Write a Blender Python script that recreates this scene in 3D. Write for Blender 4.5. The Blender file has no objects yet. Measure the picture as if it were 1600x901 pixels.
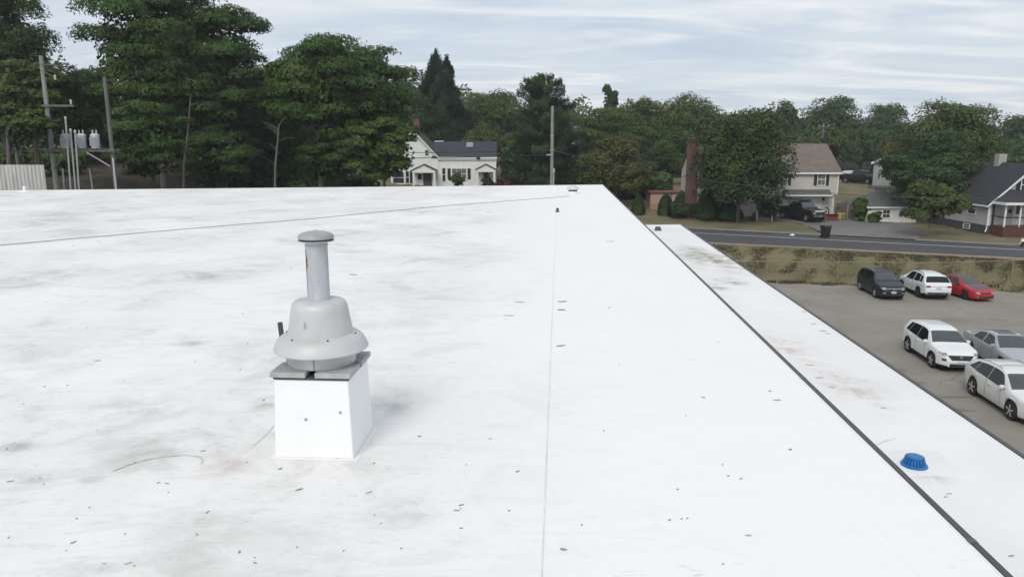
import bpy, math, random
import numpy as np
from mathutils import Vector, Matrix

S = bpy.context.scene
C = S.collection
PI = math.pi
R = math.radians

# ------------------------------------------------------------------ camera, world, sun, exposure
CAM_H = 10.3; PITCH = R(11.2); FPX = 1150.0
cd = bpy.data.cameras.new('camera'); cam = bpy.data.objects.new('camera', cd); C.objects.link(cam)
cam.location = (0, 0, CAM_H); cam.rotation_euler = (PI/2 - PITCH, 0, 0)
cd.sensor_width = 36; cd.lens = 36*FPX/1600; cd.clip_start = 0.1; cd.clip_end = 5000
S.camera = cam
SUN_EL, SUN_AZ = R(43), R(200)          # azimuth from +Y, clockwise: behind and to the left of the viewer
sd = bpy.data.lights.new('sun', 'SUN'); so = bpy.data.objects.new('sun', sd); C.objects.link(so)
sd.energy = 1.5; sd.angle = R(25); sd.color = (1, .95, .88)
sv = Vector((math.sin(SUN_AZ)*math.cos(SUN_EL), math.cos(SUN_AZ)*math.cos(SUN_EL), math.sin(SUN_EL)))
so.rotation_euler = (-sv).to_track_quat('-Z', 'Y').to_euler()
so.location = (0, -20, 60)

w = bpy.data.worlds.new('World'); S.world = w; w.use_nodes = True
nt = w.node_tree; nt.nodes.clear(); N = nt.nodes.new; LK = nt.links.new
def vmath(op, a=None, b=None):
    n = N('ShaderNodeVectorMath'); n.operation = op
    for i, q in enumerate((a, b)):
        if q is None: continue
        if isinstance(q, tuple): n.inputs[i].default_value = q
        else: LK(q, n.inputs[i])
    return n
def wmath(op, a, b=None):
    n = N('ShaderNodeMath'); n.operation = op
    for i, q in enumerate((a, b)):
        if q is None: continue
        if isinstance(q, (int, float)): n.inputs[i].default_value = q
        else: LK(q, n.inputs[i])
    return n.outputs[0]
out = N('ShaderNodeOutputWorld'); bg = N('ShaderNodeBackground'); bg.inputs[1].default_value = 0.1
sky = N('ShaderNodeTexSky'); sky.sky_type = 'NISHITA'; sky.sun_disc = False
sky.sun_elevation = SUN_EL; sky.sun_rotation = SUN_AZ
tc = N('ShaderNodeTexCoord'); sep = N('ShaderNodeSeparateXYZ'); LK(tc.outputs['Generated'], sep.inputs[0])
den = wmath('ADD', wmath('MAXIMUM', sep.outputs[2], 0.0), 0.085)
px_ = wmath('DIVIDE', sep.outputs[0], den); py_ = wmath('DIVIDE', sep.outputs[1], den)
cmb = N('ShaderNodeCombineXYZ'); LK(px_, cmb.inputs[0]); LK(py_, cmb.inputs[1])
def wnoise(scale, sc, detail, dist, off):
    m = vmath('MULTIPLY', cmb.outputs[0], sc); a = vmath('ADD', m.outputs[0], off)
    n = N('ShaderNodeTexNoise'); n.inputs['Scale'].default_value = scale; n.inputs['Detail'].default_value = detail
    n.inputs['Roughness'].default_value = .55; n.inputs['Distortion'].default_value = dist
    LK(a.outputs[0], n.inputs['Vector']); return n.outputs[0]
def wramp(fac, stops):
    r = N('ShaderNodeValToRGB'); r.color_ramp.elements[0].position = stops[0][0]; r.color_ramp.elements[0].color = (*stops[0][1], 1)
    r.color_ramp.elements[1].position = stops[-1][0]; r.color_ramp.elements[1].color = (*stops[-1][1], 1)
    for p, c in stops[1:-1]:
        e = r.color_ramp.elements.new(p); e.color = (*c, 1)
    LK(fac, r.inputs[0]); return r.outputs[0]
base = wramp(wnoise(.85, (.8, 1.0, 1), 7, .7, (3, 7, 0)), [(.28, (.48, .56, .665)), (.50, (.585, .655, .73)), (.70, (.72, .76, .80))])
streak = wramp(wnoise(1.15, (.5, 1.15, 1), 9, 1.3, (11.4, 2.1, 0)), [(.46, (0, 0, 0)), (.72, (1, 1, 1))])
mx = N('ShaderNodeMixRGB'); LK(streak, mx.inputs[0]); LK(base, mx.inputs[1]); mx.inputs[2].default_value = (.85, .855, .862, 1)
sc10 = N('ShaderNodeMixRGB'); sc10.blend_type = 'MULTIPLY'; sc10.inputs[0].default_value = 1; LK(mx.outputs[0], sc10.inputs[1]); sc10.inputs[2].default_value = (10, 10, 10, 1)
mix = N('ShaderNodeMixRGB'); mix.inputs[0].default_value = .93; LK(sky.outputs[0], mix.inputs[1]); LK(sc10.outputs[0], mix.inputs[2])
LK(mix.outputs[0], bg.inputs[0]); LK(bg.outputs[0], out.inputs[0])
S.view_settings.view_transform = 'Standard'; S.view_settings.look = 'None'; S.view_settings.gamma = 1
S.view_settings.use_curve_mapping = False; S.view_settings.exposure = 0.20

# ------------------------------------------------------------------ measuring: rays of the photograph to metres
CT, ST = math.cos(PITCH), math.sin(PITCH)
def ray(x, y):
    u = (x-800)/FPX; v = -(y-450.5)/FPX
    return (u, CT + v*ST, -ST + v*CT)
def G(x, y, z):
    r = ray(x, y); t = (z-CAM_H)/r[2]; return Vector((r[0]*t, r[1]*t, z))
def W(x, y, Y):
    r = ray(x, y); t = Y/r[1]; return Vector((r[0]*t, Y, CAM_H + r[2]*t))

# ------------------------------------------------------------------ materials
MATS = {}
def mat(name, col, rough=.6, metal=0., var=.0, vscale=4., bump=0., bscale=20., col2=None, spec=.5, clear=0., stretch=(1, 1, 1), lo=.35, hi=.65):
    if name in MATS: return MATS[name]
    m = bpy.data.materials.new(name); m.use_nodes = True; t = m.node_tree; b = t.nodes['Principled BSDF']
    b.inputs['Roughness'].default_value = rough; b.inputs['Metallic'].default_value = metal
    b.inputs['Specular IOR Level'].default_value = spec
    if clear: b.inputs['Coat Weight'].default_value = clear; b.inputs['Coat Roughness'].default_value = .06
    if var or col2:
        c2 = col2 or tuple(max(0, c*(1-var)) for c in col)
        tcn = t.nodes.new('ShaderNodeTexCoord'); mp = t.nodes.new('ShaderNodeMapping'); mp.inputs['Scale'].default_value = stretch
        n = t.nodes.new('ShaderNodeTexNoise'); n.inputs['Scale'].default_value = vscale; n.inputs['Detail'].default_value = 6
        n.inputs['Roughness'].default_value = .65
        r = t.nodes.new('ShaderNodeValToRGB'); r.color_ramp.elements[0].position = lo; r.color_ramp.elements[1].position = hi
        r.color_ramp.elements[0].color = (*c2, 1); r.color_ramp.elements[1].color = (*col, 1)
        t.links.new(tcn.outputs['Object'], mp.inputs[0]); t.links.new(mp.outputs[0], n.inputs['Vector'])
        t.links.new(n.outputs[0], r.inputs[0]); t.links.new(r.outputs[0], b.inputs['Base Color'])
    else: b.inputs['Base Color'].default_value = (*col, 1)
    if bump:
        tcn = t.nodes.new('ShaderNodeTexCoord'); n = t.nodes.new('ShaderNodeTexNoise'); n.inputs['Scale'].default_value = bscale; n.inputs['Detail'].default_value = 4
        bp = t.nodes.new('ShaderNodeBump'); bp.inputs['Strength'].default_value = bump; bp.inputs['Distance'].default_value = .02
        t.links.new(tcn.outputs['Object'], n.inputs['Vector']); t.links.new(n.outputs[0], bp.inputs['Height']); t.links.new(bp.outputs[0], b.inputs['Normal'])
    MATS[name] = m; return m

def siding(name, col, pitch=.13):
    m = mat(name, col, .55, var=.10, vscale=1.2); t = m.node_tree; b = t.nodes['Principled BSDF']
    tcn = t.nodes.new('ShaderNodeTexCoord'); sx = t.nodes.new('ShaderNodeSeparateXYZ'); t.links.new(tcn.outputs['Object'], sx.inputs[0])
    d = t.nodes.new('ShaderNodeMath'); d.operation = 'DIVIDE'; d.inputs[1].default_value = pitch; t.links.new(sx.outputs[2], d.inputs[0])
    f = t.nodes.new('ShaderNodeMath'); f.operation = 'FRACT'; t.links.new(d.outputs[0], f.inputs[0])
    bp = t.nodes.new('ShaderNodeBump'); bp.inputs['Strength'].default_value = .6; bp.inputs['Distance'].default_value = .02; bp.invert = True
    t.links.new(f.outputs[0], bp.inputs['Height']); t.links.new(bp.outputs[0], b.inputs['Normal']); return m

def leafmat(name, c1, c2, c3=None):
    if name in MATS: return MATS[name]
    m = bpy.data.materials.new(name); m.use_nodes = True; t = m.node_tree; b = t.nodes['Principled BSDF']; o = t.nodes['Material Output']
    b.inputs['Roughness'].default_value = .55; b.inputs['Specular IOR Level'].default_value = .25
    ge = t.nodes.new('ShaderNodeNewGeometry'); oi = t.nodes.new('ShaderNodeTexCoord')
    n = t.nodes.new('ShaderNodeTexNoise'); n.inputs['Scale'].default_value = .35; n.inputs['Detail'].default_value = 3
    t.links.new(oi.outputs['Object'], n.inputs['Vector'])
    a = t.nodes.new('ShaderNodeMath'); a.operation = 'MULTIPLY_ADD'; a.inputs[1].default_value = .28; t.links.new(ge.outputs['Random Per Island'], a.inputs[0])
    s2 = t.nodes.new('ShaderNodeMath'); s2.operation = 'MULTIPLY_ADD'; s2.inputs[1].default_value = 1.6; s2.inputs[2].default_value = -.42; t.links.new(n.outputs[0], s2.inputs[0])
    t.links.new(s2.outputs[0], a.inputs[2])
    r = t.nodes.new('ShaderNodeValToRGB'); r.color_ramp.elements[0].position = .05; r.color_ramp.elements[1].position = .62
    r.color_ramp.elements[0].color = (*c1, 1); r.color_ramp.elements[1].color = (*c2, 1)
    if c3: e = r.color_ramp.elements.new(.86); e.color = (*c3, 1)
    t.links.new(a.outputs[0], r.inputs[0]); t.links.new(r.outputs[0], b.inputs['Base Color'])
    tr = t.nodes.new('ShaderNodeBsdfTranslucent'); ms = t.nodes.new('ShaderNodeMixShader'); ms.inputs[0].default_value = .38
    t.links.new(r.outputs[0], tr.inputs[0]); t.links.new(b.outputs[0], ms.inputs[1]); t.links.new(tr.outputs[0], ms.inputs[2]); t.links.new(ms.outputs[0], o.inputs[0])
    at = t.nodes.new('ShaderNodeAttribute'); at.attribute_name = 'leaf_normal'; vn = t.nodes.new('ShaderNodeVectorMath'); vn.operation = 'NORMALIZE'; t.links.new(at.outputs['Vector'], vn.inputs[0])
    t.links.new(vn.outputs[0], b.inputs['Normal']); t.links.new(vn.outputs[0], tr.inputs['Normal'])
    MATS[name] = m; return m

def glassmat(name, col=(.02, .025, .03), rough=.05):
    m = mat(name, col, rough, spec=.8); return m

# ------------------------------------------------------------------ object helpers
def link(o, parent=None):
    C.objects.link(o)
    if parent is not None: o.parent = parent
    return o
def tag(o, label=None, cat=None, group=None, kind=None):
    if label: o['label'] = label
    if cat: o['category'] = cat
    if group: o['group'] = group
    if kind: o['kind'] = kind
    return o
def thing(name, label, cat, loc=(0, 0, 0), rz=0., group=None):
    o = bpy.data.objects.new(name, None); o.location = loc; o.rotation_euler = (0, 0, rz); o.empty_display_size = .3
    C.objects.link(o); return tag(o, label, cat, group)
def copy_tree(o, parent=None):
    c = o.copy(); C.objects.link(c)
    if parent is not None: c.parent = parent
    for ch in list(o.children): copy_tree(ch, c)
    return c

class MB:
    def __init__(s): s.v = []; s.f = []
    def add(s, vs, fs):
        b = len(s.v); s.v += [tuple(p) for p in vs]; s.f += [tuple(i+b for i in q) for q in fs]; return s
    def box(s, x0, x1, y0, y1, z0, z1, M=None):
        vs = [(x, y, z) for z in (z0, z1) for y in (y0, y1) for x in (x0, x1)]
        if M is not None: vs = [tuple(M @ Vector(p)) for p in vs]
        return s.add(vs, [(0, 2, 3, 1), (4, 5, 7, 6), (0, 1, 5, 4), (2, 6, 7, 3), (0, 4, 6, 2), (1, 3, 7, 5)])
    def beam(s, p0, p1, wx, wz):
        p0, p1 = Vector(p0), Vector(p1); d = p1-p0; q = d.to_track_quat('Y', 'Z'); M = Matrix.Translation(p0) @ q.to_matrix().to_4x4()
        return s.box(-wx/2, wx/2, 0, d.length, -wz/2, wz/2, M)
    def tube(s, p0, p1, r0, r1=None, n=10, cap=True):
        r1 = r0 if r1 is None else r1; p0, p1 = Vector(p0), Vector(p1); q = (p1-p0).to_track_quat('Z', 'Y')
        vs = []
        for p, r in ((p0, r0), (p1, r1)):
            for k in range(n): vs.append(p + q @ Vector((r*math.cos(2*PI*k/n), r*math.sin(2*PI*k/n), 0)))
        fs = [(k, (k+1) % n, n+(k+1) % n, n+k) for k in range(n)]
        if cap: fs += [tuple(range(n-1, -1, -1)), tuple(range(n, 2*n))]
        return s.add(vs, fs)
    def path(s, pts, rs, n=8):
        pts = [Vector(p) for p in pts]; vs = []; fs = []
        if isinstance(rs, (int, float)): rs = [rs]*len(pts)
        for i, p in enumerate(pts):
            d = pts[min(i+1, len(pts)-1)] - pts[max(i-1, 0)]; q = d.to_track_quat('Z', 'Y')
            for k in range(n): vs.append(p + q @ Vector((rs[i]*math.cos(2*PI*k/n), rs[i]*math.sin(2*PI*k/n), 0)))
        for i in range(len(pts)-1):
            for k in range(n): fs.append((i*n+k, i*n+(k+1) % n, (i+1)*n+(k+1) % n, (i+1)*n+k))
        fs += [tuple(range(n-1, -1, -1)), tuple(range((len(pts)-1)*n, len(pts)*n))]
        return s.add(vs, fs)
    def lathe(s, prof, n=32, c=(0, 0, 0), M=None, sy=1.):
        vs = []; fs = []
        for r, z in prof:
            for k in range(n):
                p = Vector((c[0]+r*math.cos(2*PI*k/n), c[1]+sy*r*math.sin(2*PI*k/n), c[2]+z)); vs.append(M @ p if M is not None else p)
        for i in range(len(prof)-1):
            for k in range(n): fs.append((i*n+k, i*n+(k+1) % n, (i+1)*n+(k+1) % n, (i+1)*n+k))
        if prof[-1][0] > 1e-4: fs.append(tuple(range((len(prof)-1)*n, len(prof)*n)))
        if prof[0][0] > 1e-4: fs.append(tuple(range(n-1, -1, -1)))
        return s.add(vs, fs)
    def prism(s, pts, z0, z1):
        n = len(pts); vs = [(x, y, z0) for x, y in pts] + [(x, y, z1) for x, y in pts]
        return s.add(vs, [tuple(range(n-1, -1, -1)), tuple(range(n, 2*n))] + [(k, (k+1) % n, n+(k+1) % n, n+k) for k in range(n)])
    def extr(s, pts, d):                 # planar polygon in space, given thickness vector d
        n = len(pts); d = Vector(d); vs = [Vector(p) for p in pts] + [Vector(p)+d for p in pts]
        return s.add(vs, [tuple(range(n-1, -1, -1)), tuple(range(n, 2*n))] + [(k, (k+1) % n, n+(k+1) % n, n+k) for k in range(n)])
    def mesh(s, name, smooth=None):
        me = bpy.data.meshes.new(name); me.from_pydata(s.v, [], s.f)
        if smooth is not None:
            me.polygons.foreach_set('use_smooth', [True]*len(me.polygons)); me.set_sharp_from_angle(angle=R(smooth))
        me.validate(); me.update(); return me
    def build(s, name, m, parent=None, smooth=None, loc=None, label=None, kind=None):
        me = s.mesh(name, smooth); me.materials.append(m); o = bpy.data.objects.new(name, me); link(o, parent)
        if loc is not None: o.location = loc
        if label: o['label'] = label
        if kind: o['kind'] = kind
        return o
def inst(name, me, parent, loc=(0, 0, 0), rz=0., scale=None):
    o = bpy.data.objects.new(name, me); link(o, parent); o.location = loc; o.rotation_euler = (0, 0, rz)
    if scale: o.scale = scale
    return o
def npmesh(name, verts, quads, m):
    me = bpy.data.meshes.new(name); nv = len(verts); nq = len(quads)
    me.vertices.add(nv); me.vertices.foreach_set('co', np.asarray(verts, np.float32).ravel())
    me.loops.add(nq*4); me.loops.foreach_set('vertex_index', np.asarray(quads, np.int32).ravel())
    me.polygons.add(nq); me.polygons.foreach_set('loop_start', np.arange(0, nq*4, 4, dtype=np.int32))
    me.update(calc_edges=True); me.validate(); me.materials.append(m); return me

# ------------------------------------------------------------------ terrain
def sstep(a, b, x):
    t = np.clip((np.asarray(x, float)-a)/(b-a), 0, 1); return t*t*(3-2*t)
def y_lot(x): return 53.86 - .2017*(np.asarray(x, float)-19.31) + .35
def y_near(x):
    x = np.asarray(x, float); return np.where(x < 17, 62.35+(17-x)*.45, 62.35-(x-17)*.4155)
def y_far(x):
    x = np.asarray(x, float); return np.where(x < 17, 72.8+(17-x)*.45, 72.8-(x-17)*.515)
def z_road(x): return 2.0 + np.clip(15-np.asarray(x, float), 0, 60)*.085
def terrain(x, y):
    x = np.asarray(x, float); y = np.asarray(y, float)
    zr = z_road(x); yl, yn, yf = y_lot(x), y_near(x), y_far(x)
    zb = -.12 + (zr+.05)*sstep(yl-.3, yn-.7, y)**.85
    onroad = (y > yn-.4) & (y < yf+.4)
    d = y-yf
    zl = zr + .1*sstep(0, 1.2, d) + .012*np.clip(d, 0, 12)
    rt_ = sstep(4, 18, x)
    zl = zl + (1-rt_)*(.105*np.clip(d-(19-6*sstep(5, -10, x)), 0, 50)) + rt_*(.115*np.clip(y-82, 0, 20)*(1-sstep(48.6, 50.2, x)*(1-sstep(100.3, 100.9, y))) + .03*np.clip(y-125, 0, 90))
    zl = zl + (1-rt_)*.03*np.clip(d-69, 0, 90)
    z = np.where(y < yn, zb, zl); z = np.where(onroad, zr-.1, z)
    left = 7.0*sstep(-21, -33, x)*sstep(36, 50, y) + .06*np.clip(y-52, 0, 40)*sstep(-21, -33, x)
    return np.maximum(z, np.where(onroad & (left < zr), z, left - .0001))
def tz(x, y): return float(terrain(x, y))

def axis(a, b, c, d, step):
    return np.concatenate([np.linspace(a, b, 24, endpoint=False), np.arange(b, c, step), np.linspace(c, d, 24)])
gx = axis(-420, -70, 75, 420, .8); gy = axis(-120, 30, 125, 560, .7)
X, Y = np.meshgrid(gx, gy); Z = terrain(X, Y)
rs = np.random.RandomState(3)
Z = Z + np.where(Y > y_lot(X)+.8, .05*rs.randn(*Z.shape), 0)*np.where((Y > y_near(X)-1.2) & (Y < y_far(X)+1.5), 0, 1)
nx, ny = len(gx), len(gy); idx = np.arange(nx*ny).reshape(ny, nx)
q = np.stack([idx[:-1, :-1], idx[:-1, 1:], idx[1:, 1:], idx[1:, :-1]], -1).reshape(-1, 4)
gm = mat('dry lawn', (.18, .147, .079), .95, col2=(.098, .10, .045), vscale=.35, bump=.5, bscale=6, lo=.34, hi=.60)
g = bpy.data.objects.new('ground', npmesh('ground', np.stack([X, Y, Z], -1).reshape(-1, 3), q, gm)); link(g)
g.data.polygons.foreach_set('use_smooth', [True]*len(g.data.polygons)); tag(g, kind='structure')

# parking lot
m_lot = mat('weathered asphalt', (.262, .238, .206), .9, col2=(.20, .182, .157), vscale=.28, bump=.25, bscale=60, lo=.3, hi=.62)
xs = np.linspace(4, 120, 60)
b = MB(); pts = [(4, -40), (120, -40)] + [(float(x), float(y_lot(x)) + .18*math.sin(x*1.7)+.1*math.sin(x*4.1)) for x in xs[::-1]]
b.prism(pts, -.06, 0); lot = b.build('parking_lot', m_lot); tag(lot, kind='structure')
# faded stall lines, cracks and oil marks lie on the lot as its pieces
m_mark = mat('worn white paint', (.31, .295, .27), .9, var=.25, vscale=2)
m_dark = mat('tar and oil', (.10, .095, .09), .7, var=.4, vscale=5)
def strip(p0, p1, wd, z, name, m, par):
    p0 = Vector((*p0, 0)); p1 = Vector((*p1, 0)); d = (p1-p0).normalized(); n = Vector((-d.y, d.x, 0))*wd/2
    bb = MB().prism([(p[0], p[1]) for p in (p0-n, p1-n, p1+n, p0+n)], z, z+.004); return bb.build(name, m, par)
for x0, y0 in ((22.6, 51.6), (23.9, 51.5), (26.75, 51.0), (29.55, 50.4), (32.6, 49.8), (35.4, 49.3)):
    strip((x0, y0), (x0-.42, y0-4.3), .09, .001, 'stall_line', m_mark, lot)
for x0, y0 in ((22.2, 35.2), (25.0, 34.8), (21.6, 29.6), (24.6, 28.9)):
    strip((x0, y0), (x0-.45, y0-4.4), .09, .001, 'stall_line', m_mark, lot)
rr = random.Random(8)
for (px, py, lx, ly) in ((1240, 500, 1.0, .35), (1385, 578, 1.5, .4), (1415, 598, 1.3, .45), (1452, 640, 2.2, .5), (1490, 620, .9, .2), (1560, 500, .8, .2), (1480, 500, .8, .15)):
    c = G(px, py, 0); n = 14
    pp = [(c.x+lx*math.cos(2*PI*k/n)*rr.uniform(.55, 1), c.y+ly*math.sin(2*PI*k/n)*rr.uniform(.5, 1)) for k in range(n)]
    MB().prism(pp, .001, .003).build('tar_patch', mat('faint tar', (.19, .178, .16), .85, var=.25, vscale=3), lot)

rc = random.Random(31); m_crack = mat('asphalt crack', (.18, .165, .145), .9, var=.3, vscale=3)
for (px, py, dx, dy, n) in ((1290, 470, 1, -.1, 16), (1330, 520, .9, .45, 18), (1400, 500, 1, .05, 14), (1480, 487, .8, .5, 10), (1530, 480, 1, .15, 12), (1245, 478, .5, .8, 12), (1395, 585, .95, .3, 12), (1560, 470, .3, -1, 6), (1470, 600, .7, .7, 10)):
    c = G(px, py, 0); P = [c.copy()]; d = Vector((dx, dy, 0)).normalized()
    for k in range(n): P.append(P[-1]+Vector((d.x*.42+rc.gauss(0, .10), d.y*.42+rc.gauss(0, .10), 0)))
    b = MB()
    for i, q_ in enumerate(P):
        w_ = .012+.022*rc.random(); b.v += [(q_.x-d.y*w_, q_.y+d.x*w_, .0022), (q_.x+d.y*w_, q_.y-d.x*w_, .0022)]
    b.f = [(2*i, 2*i+1, 2*i+3, 2*i+2) for i in range(len(P)-1)]; b.build('crack', m_crack, lot)
# road, verge, kerb, driveway
def ribbon(f0, f1, x0, x1, dz, n=140, th=.05):
    b = MB(); t = np.linspace(x0, x1, n)
    A = [(float(x), float(f0(x)), float(z_road(x))+dz) for x in t]; B = [(float(x), float(f1(x)), float(z_road(x))+dz) for x in t]
    vs = []; fs = []
    for p, q_ in zip(A, B): vs += [p, q_, (p[0], p[1], p[2]-th), (q_[0], q_[1], q_[2]-th)]
    for i in range(n-1):
        a = i*4; c = a+4; fs += [(a, c, c+1, a+1), (a+2, a+3, c+3, c+2), (a, a+2, c+2, c), (a+1, c+1, c+3, a+3)]
    b.add(vs, fs); return b
m_road = mat('dark road asphalt', (.064, .064, .068), .85, col2=(.048, .048, .052), vscale=.6, bump=.15, bscale=70)
road = ribbon(y_near, y_far, -80, 110, 0, th=.2).build('road', m_road); tag(road, kind='structure')
wl = mat('road paint white', (.62, .61, .58), .8, var=.3, vscale=5)
fl = lambda t: (lambda x: y_near(x) + (y_far(x)-y_near(x))*t)
yl = lambda x: fl(.60)(x)
ribbon(yl, lambda x: yl(x)+.2, -60, 100, .006, th=.004).build('edge_line', wl, road)
m_yel = mat('road paint yellow', (.14, .12, .07), .8, var=.5, vscale=4)
yc = lambda x: fl(.30)(x)
m_verge = mat('sandy verge', (.29, .215, .16), .95, col2=(.20, .155, .115), vscale=1.2, bump=.4, bscale=25)
v = ribbon(lambda x: y_near(x)-.95, lambda x: y_near(x)+.02, -80, 110, -.02, th=.1).build('verge', m_verge); tag(v, kind='structure')
m_kerb = mat('granite kerb', (.30, .29, .28), .85, var=.3, vscale=8)
kerb = None
for (a0, a1) in ((-60, 28.3), (35.0, 100)):
    k = ribbon(lambda x: y_far(x)-.02, lambda x: y_far(x)+.16, a0, a1, .10, th=.2).build('kerb', m_kerb); tag(k, kind='structure')
m_drive = mat('grey driveway asphalt', (.185, .175, .175), .9, col2=(.135, .128, .125), vscale=.5, bump=.2, bscale=50)
def inpoly(x, y, P):
    c = False; j = len(P)-1
    for i in range(len(P)):
        if (P[i][1] > y) != (P[j][1] > y) and x < (P[j][0]-P[i][0])*(y-P[i][1])/(P[j][1]-P[i][1])+P[i][0]: c = not c
        j = i
    return c
DR = [(28.6, float(y_far(28.6))-.05), (28.9, 70), (29.4, 74), (27.8, 77), (27.9, 79.4), (34.6, 79.4), (36.8, 78.2), (39.0, 76), (39.4, 72.5), (37.2, 66.5), (35.3, float(y_far(35.3))-.05)]
tdr = np.arange(27.5, 40, .25); udr = np.arange(62.5, 80, .25); b = MB(); vi = {}
def dv(i, j):
    if (i, j) not in vi:
        x, y = tdr[i], udr[j]; vi[(i, j)] = len(b.v); b.v.append((float(x), float(y), max(tz(x, y), float(z_road(x)) if y < y_far(x)+.6 else -9)+.075))
    return vi[(i, j)]
for i in range(len(tdr)-1):
    for j in range(len(udr)-1):
        if inpoly(tdr[i]+.125, udr[j]+.125, DR): b.f.append((dv(i, j), dv(i+1, j), dv(i+1, j+1), dv(i, j+1)))
dr = b.build('driveway', m_drive); tag(dr, kind='structure')

# ------------------------------------------------------------------ the flat roofed building
ZR = 8.0; ZL = 5.9
AX = Vector((.0630, 1, 0)).normalized()             # along the roof edge
def edge_x(y): return 5.06 + .063*(y-41.06)         # main roof's long edge
def end_y(x): return 41.06 + .166*(x-5.06)          # far edge
def membrane():
    m = bpy.data.materials.new('white roof membrane'); m.use_nodes = True; t = m.node_tree; b = t.nodes['Principled BSDF']
    b.inputs['Roughness'].default_value = .62; b.inputs['Specular IOR Level'].default_value = .3
    nn = t.nodes.new; lk = t.links.new
    ge = nn('ShaderNodeTexCoord')
    def noise(sc, detail, stretch, dist=.3, rough=.65):
        mp = nn('ShaderNodeMapping'); mp.inputs['Scale'].default_value = stretch; lk(ge.outputs['Object'], mp.inputs[0])
        n = nn('ShaderNodeTexNoise'); n.inputs['Scale'].default_value = sc; n.inputs['Detail'].default_value = detail; n.inputs['Distortion'].default_value = dist; n.inputs['Roughness'].default_value = rough
        lk(mp.outputs[0], n.inputs['Vector']); return n.outputs[0]
    def rng(f, a, b_, c=0., d=1.):
        r = nn('ShaderNodeMapRange'); r.interpolation_type = 'SMOOTHSTEP'; lk(f, r.inputs[0])
        for i, q_ in enumerate((a, b_, c, d)): r.inputs[i+1].default_value = q_
        return r.outputs[0]
    def mul(a, b_):
        n = nn('ShaderNodeMath'); n.operation = 'MULTIPLY'
        for i, q_ in enumerate((a, b_)):
            if isinstance(q_, float): n.inputs[i].default_value = q_
            else: lk(q_, n.inputs[i])
        return n.outputs[0]
    def mixc(fac, c1, c2):
        n = nn('ShaderNodeMixRGB'); lk(fac, n.inputs[0])
        if isinstance(c1, tuple): n.inputs[1].default_value = (*c1, 1)
        else: lk(c1, n.inputs[1])
        n.inputs[2].default_value = (*c2, 1); return n.outputs[0]
    sp = nn('ShaderNodeSeparateXYZ'); lk(ge.outputs['Object'], sp.inputs[0])
    left = rng(sp.outputs[0], 1.2, -2.2)                      # the walked, ponding side of the roof is dirtier
    broad = rng(noise(.36, 6, (1, .8, 1)), .36, .64)
    fine = rng(noise(2.3, 8, (.55, 1.2, 1), .9, .75), .50, .72)
    marks = rng(noise(7., 6, (.45, 1.3, 1), 1.2, .7), .60, .70)
    ponds = rng(noise(.9, 7, (1, 1.1, 1), .8), .50, .62)
    c = mixc(mul(rng(noise(.15, 4, (1, 1, 1)), .35, .7), .35), (.835, .83, .818), (.79, .785, .775))
    c = mixc(mul(mul(left, broad), .44), c, (.62, .595, .57))
    c = mixc(mul(mul(left, mul(ponds, broad)), .45), c, (.43, .41, .385))
    c = mixc(mul(mul(left, fine), .36), c, (.50, .49, .475))
    c = mixc(mul(fine, .09), c, (.5, .5, .49))
    c = mixc(mul(mul(marks, rng(noise(.5, 3, (1, 1, 1)), .45, .65)), .35), c, (.36, .34, .32))
    grit = rng(noise(26., 5, (.45, 1.3, 1), .5, .7), .55, .68)
    wisp = rng(noise(4.2, 7, (.16, 1.5, 1), 1.4, .72), .54, .68)
    c = mixc(mul(mul(left, broad), mul(grit, .42)), c, (.38, .36, .335))
    c = mixc(mul(mul(left, wisp), .26), c, (.50, .48, .455))
    c = mixc(mul(wisp, .05), c, (.5, .49, .47))
    c = mixc(mul(grit, .07), c, (.4, .39, .37))
    lk(c, b.inputs['Base Color'])
    bp = nn('ShaderNodeBump'); bp.inputs['Strength'].default_value = .25; bp.inputs['Distance'].default_value = .02
    lk(noise(1.6, 5, (1, 1, 1)), bp.inputs['Height']); lk(bp.outputs[0], b.inputs['Normal'])
    return m
m_mem = membrane()
m_memlow = mat('lower roof membrane', (.82, .815, .80), .62, col2=(.74, .735, .73), vscale=.3, bump=.15, bscale=2, spec=.3)
m_edge = mat('dark bronze edge metal', (.085, .085, .088), .5, metal=.3, var=.2, vscale=3)
m_wall = mat('painted block wall', (.50, .48, .45), .85, var=.15, vscale=1.5, bump=.3, bscale=14)
m_seam = mat('seam grime', (.81, .806, .797), .9, var=.3, vscale=3)
bld = thing('flat_roofed_building', 'large white membrane roof with dark metal edges and a lower side strip', 'building', (0, 0, 0))
YN = -14.0; XL = -48.0
def col_poly(o0, o1, near=YN):       # a strip of roof between two offsets inward from the long edge
    def P(o, y): return (edge_x(y)-o, y)
    def far(o):
        y = 40.
        for _ in range(6): y = end_y(edge_x(y)-o)
        return P(o, y)
    return [P(o1, near), P(o0, near), far(o0), far(o1)]
full = col_poly(.03, 53)
MB().prism(full, 0, ZR-.10).build('wall', m_wall, bld)
MB().prism(full, ZR-.10, ZR-.012).build('roof_deck', mat('roof deck', (.45, .45, .45), .9), bld)
offs = [.038, .50, 2.54, 5.59] + [5.59+3.05*k for k in range(1, 16)]
for i in range(len(offs)-1):
    MB().prism(col_poly(offs[i], offs[i+1]), ZR-.010, ZR-(.002 if i % 2 else 0)).build('membrane_sheet', m_mem, bld)
    if i == 2: MB().prism(col_poly(offs[i]-.004, offs[i]+.004), ZR+.0006, ZR+.002).build('seam', m_seam, bld)
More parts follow.
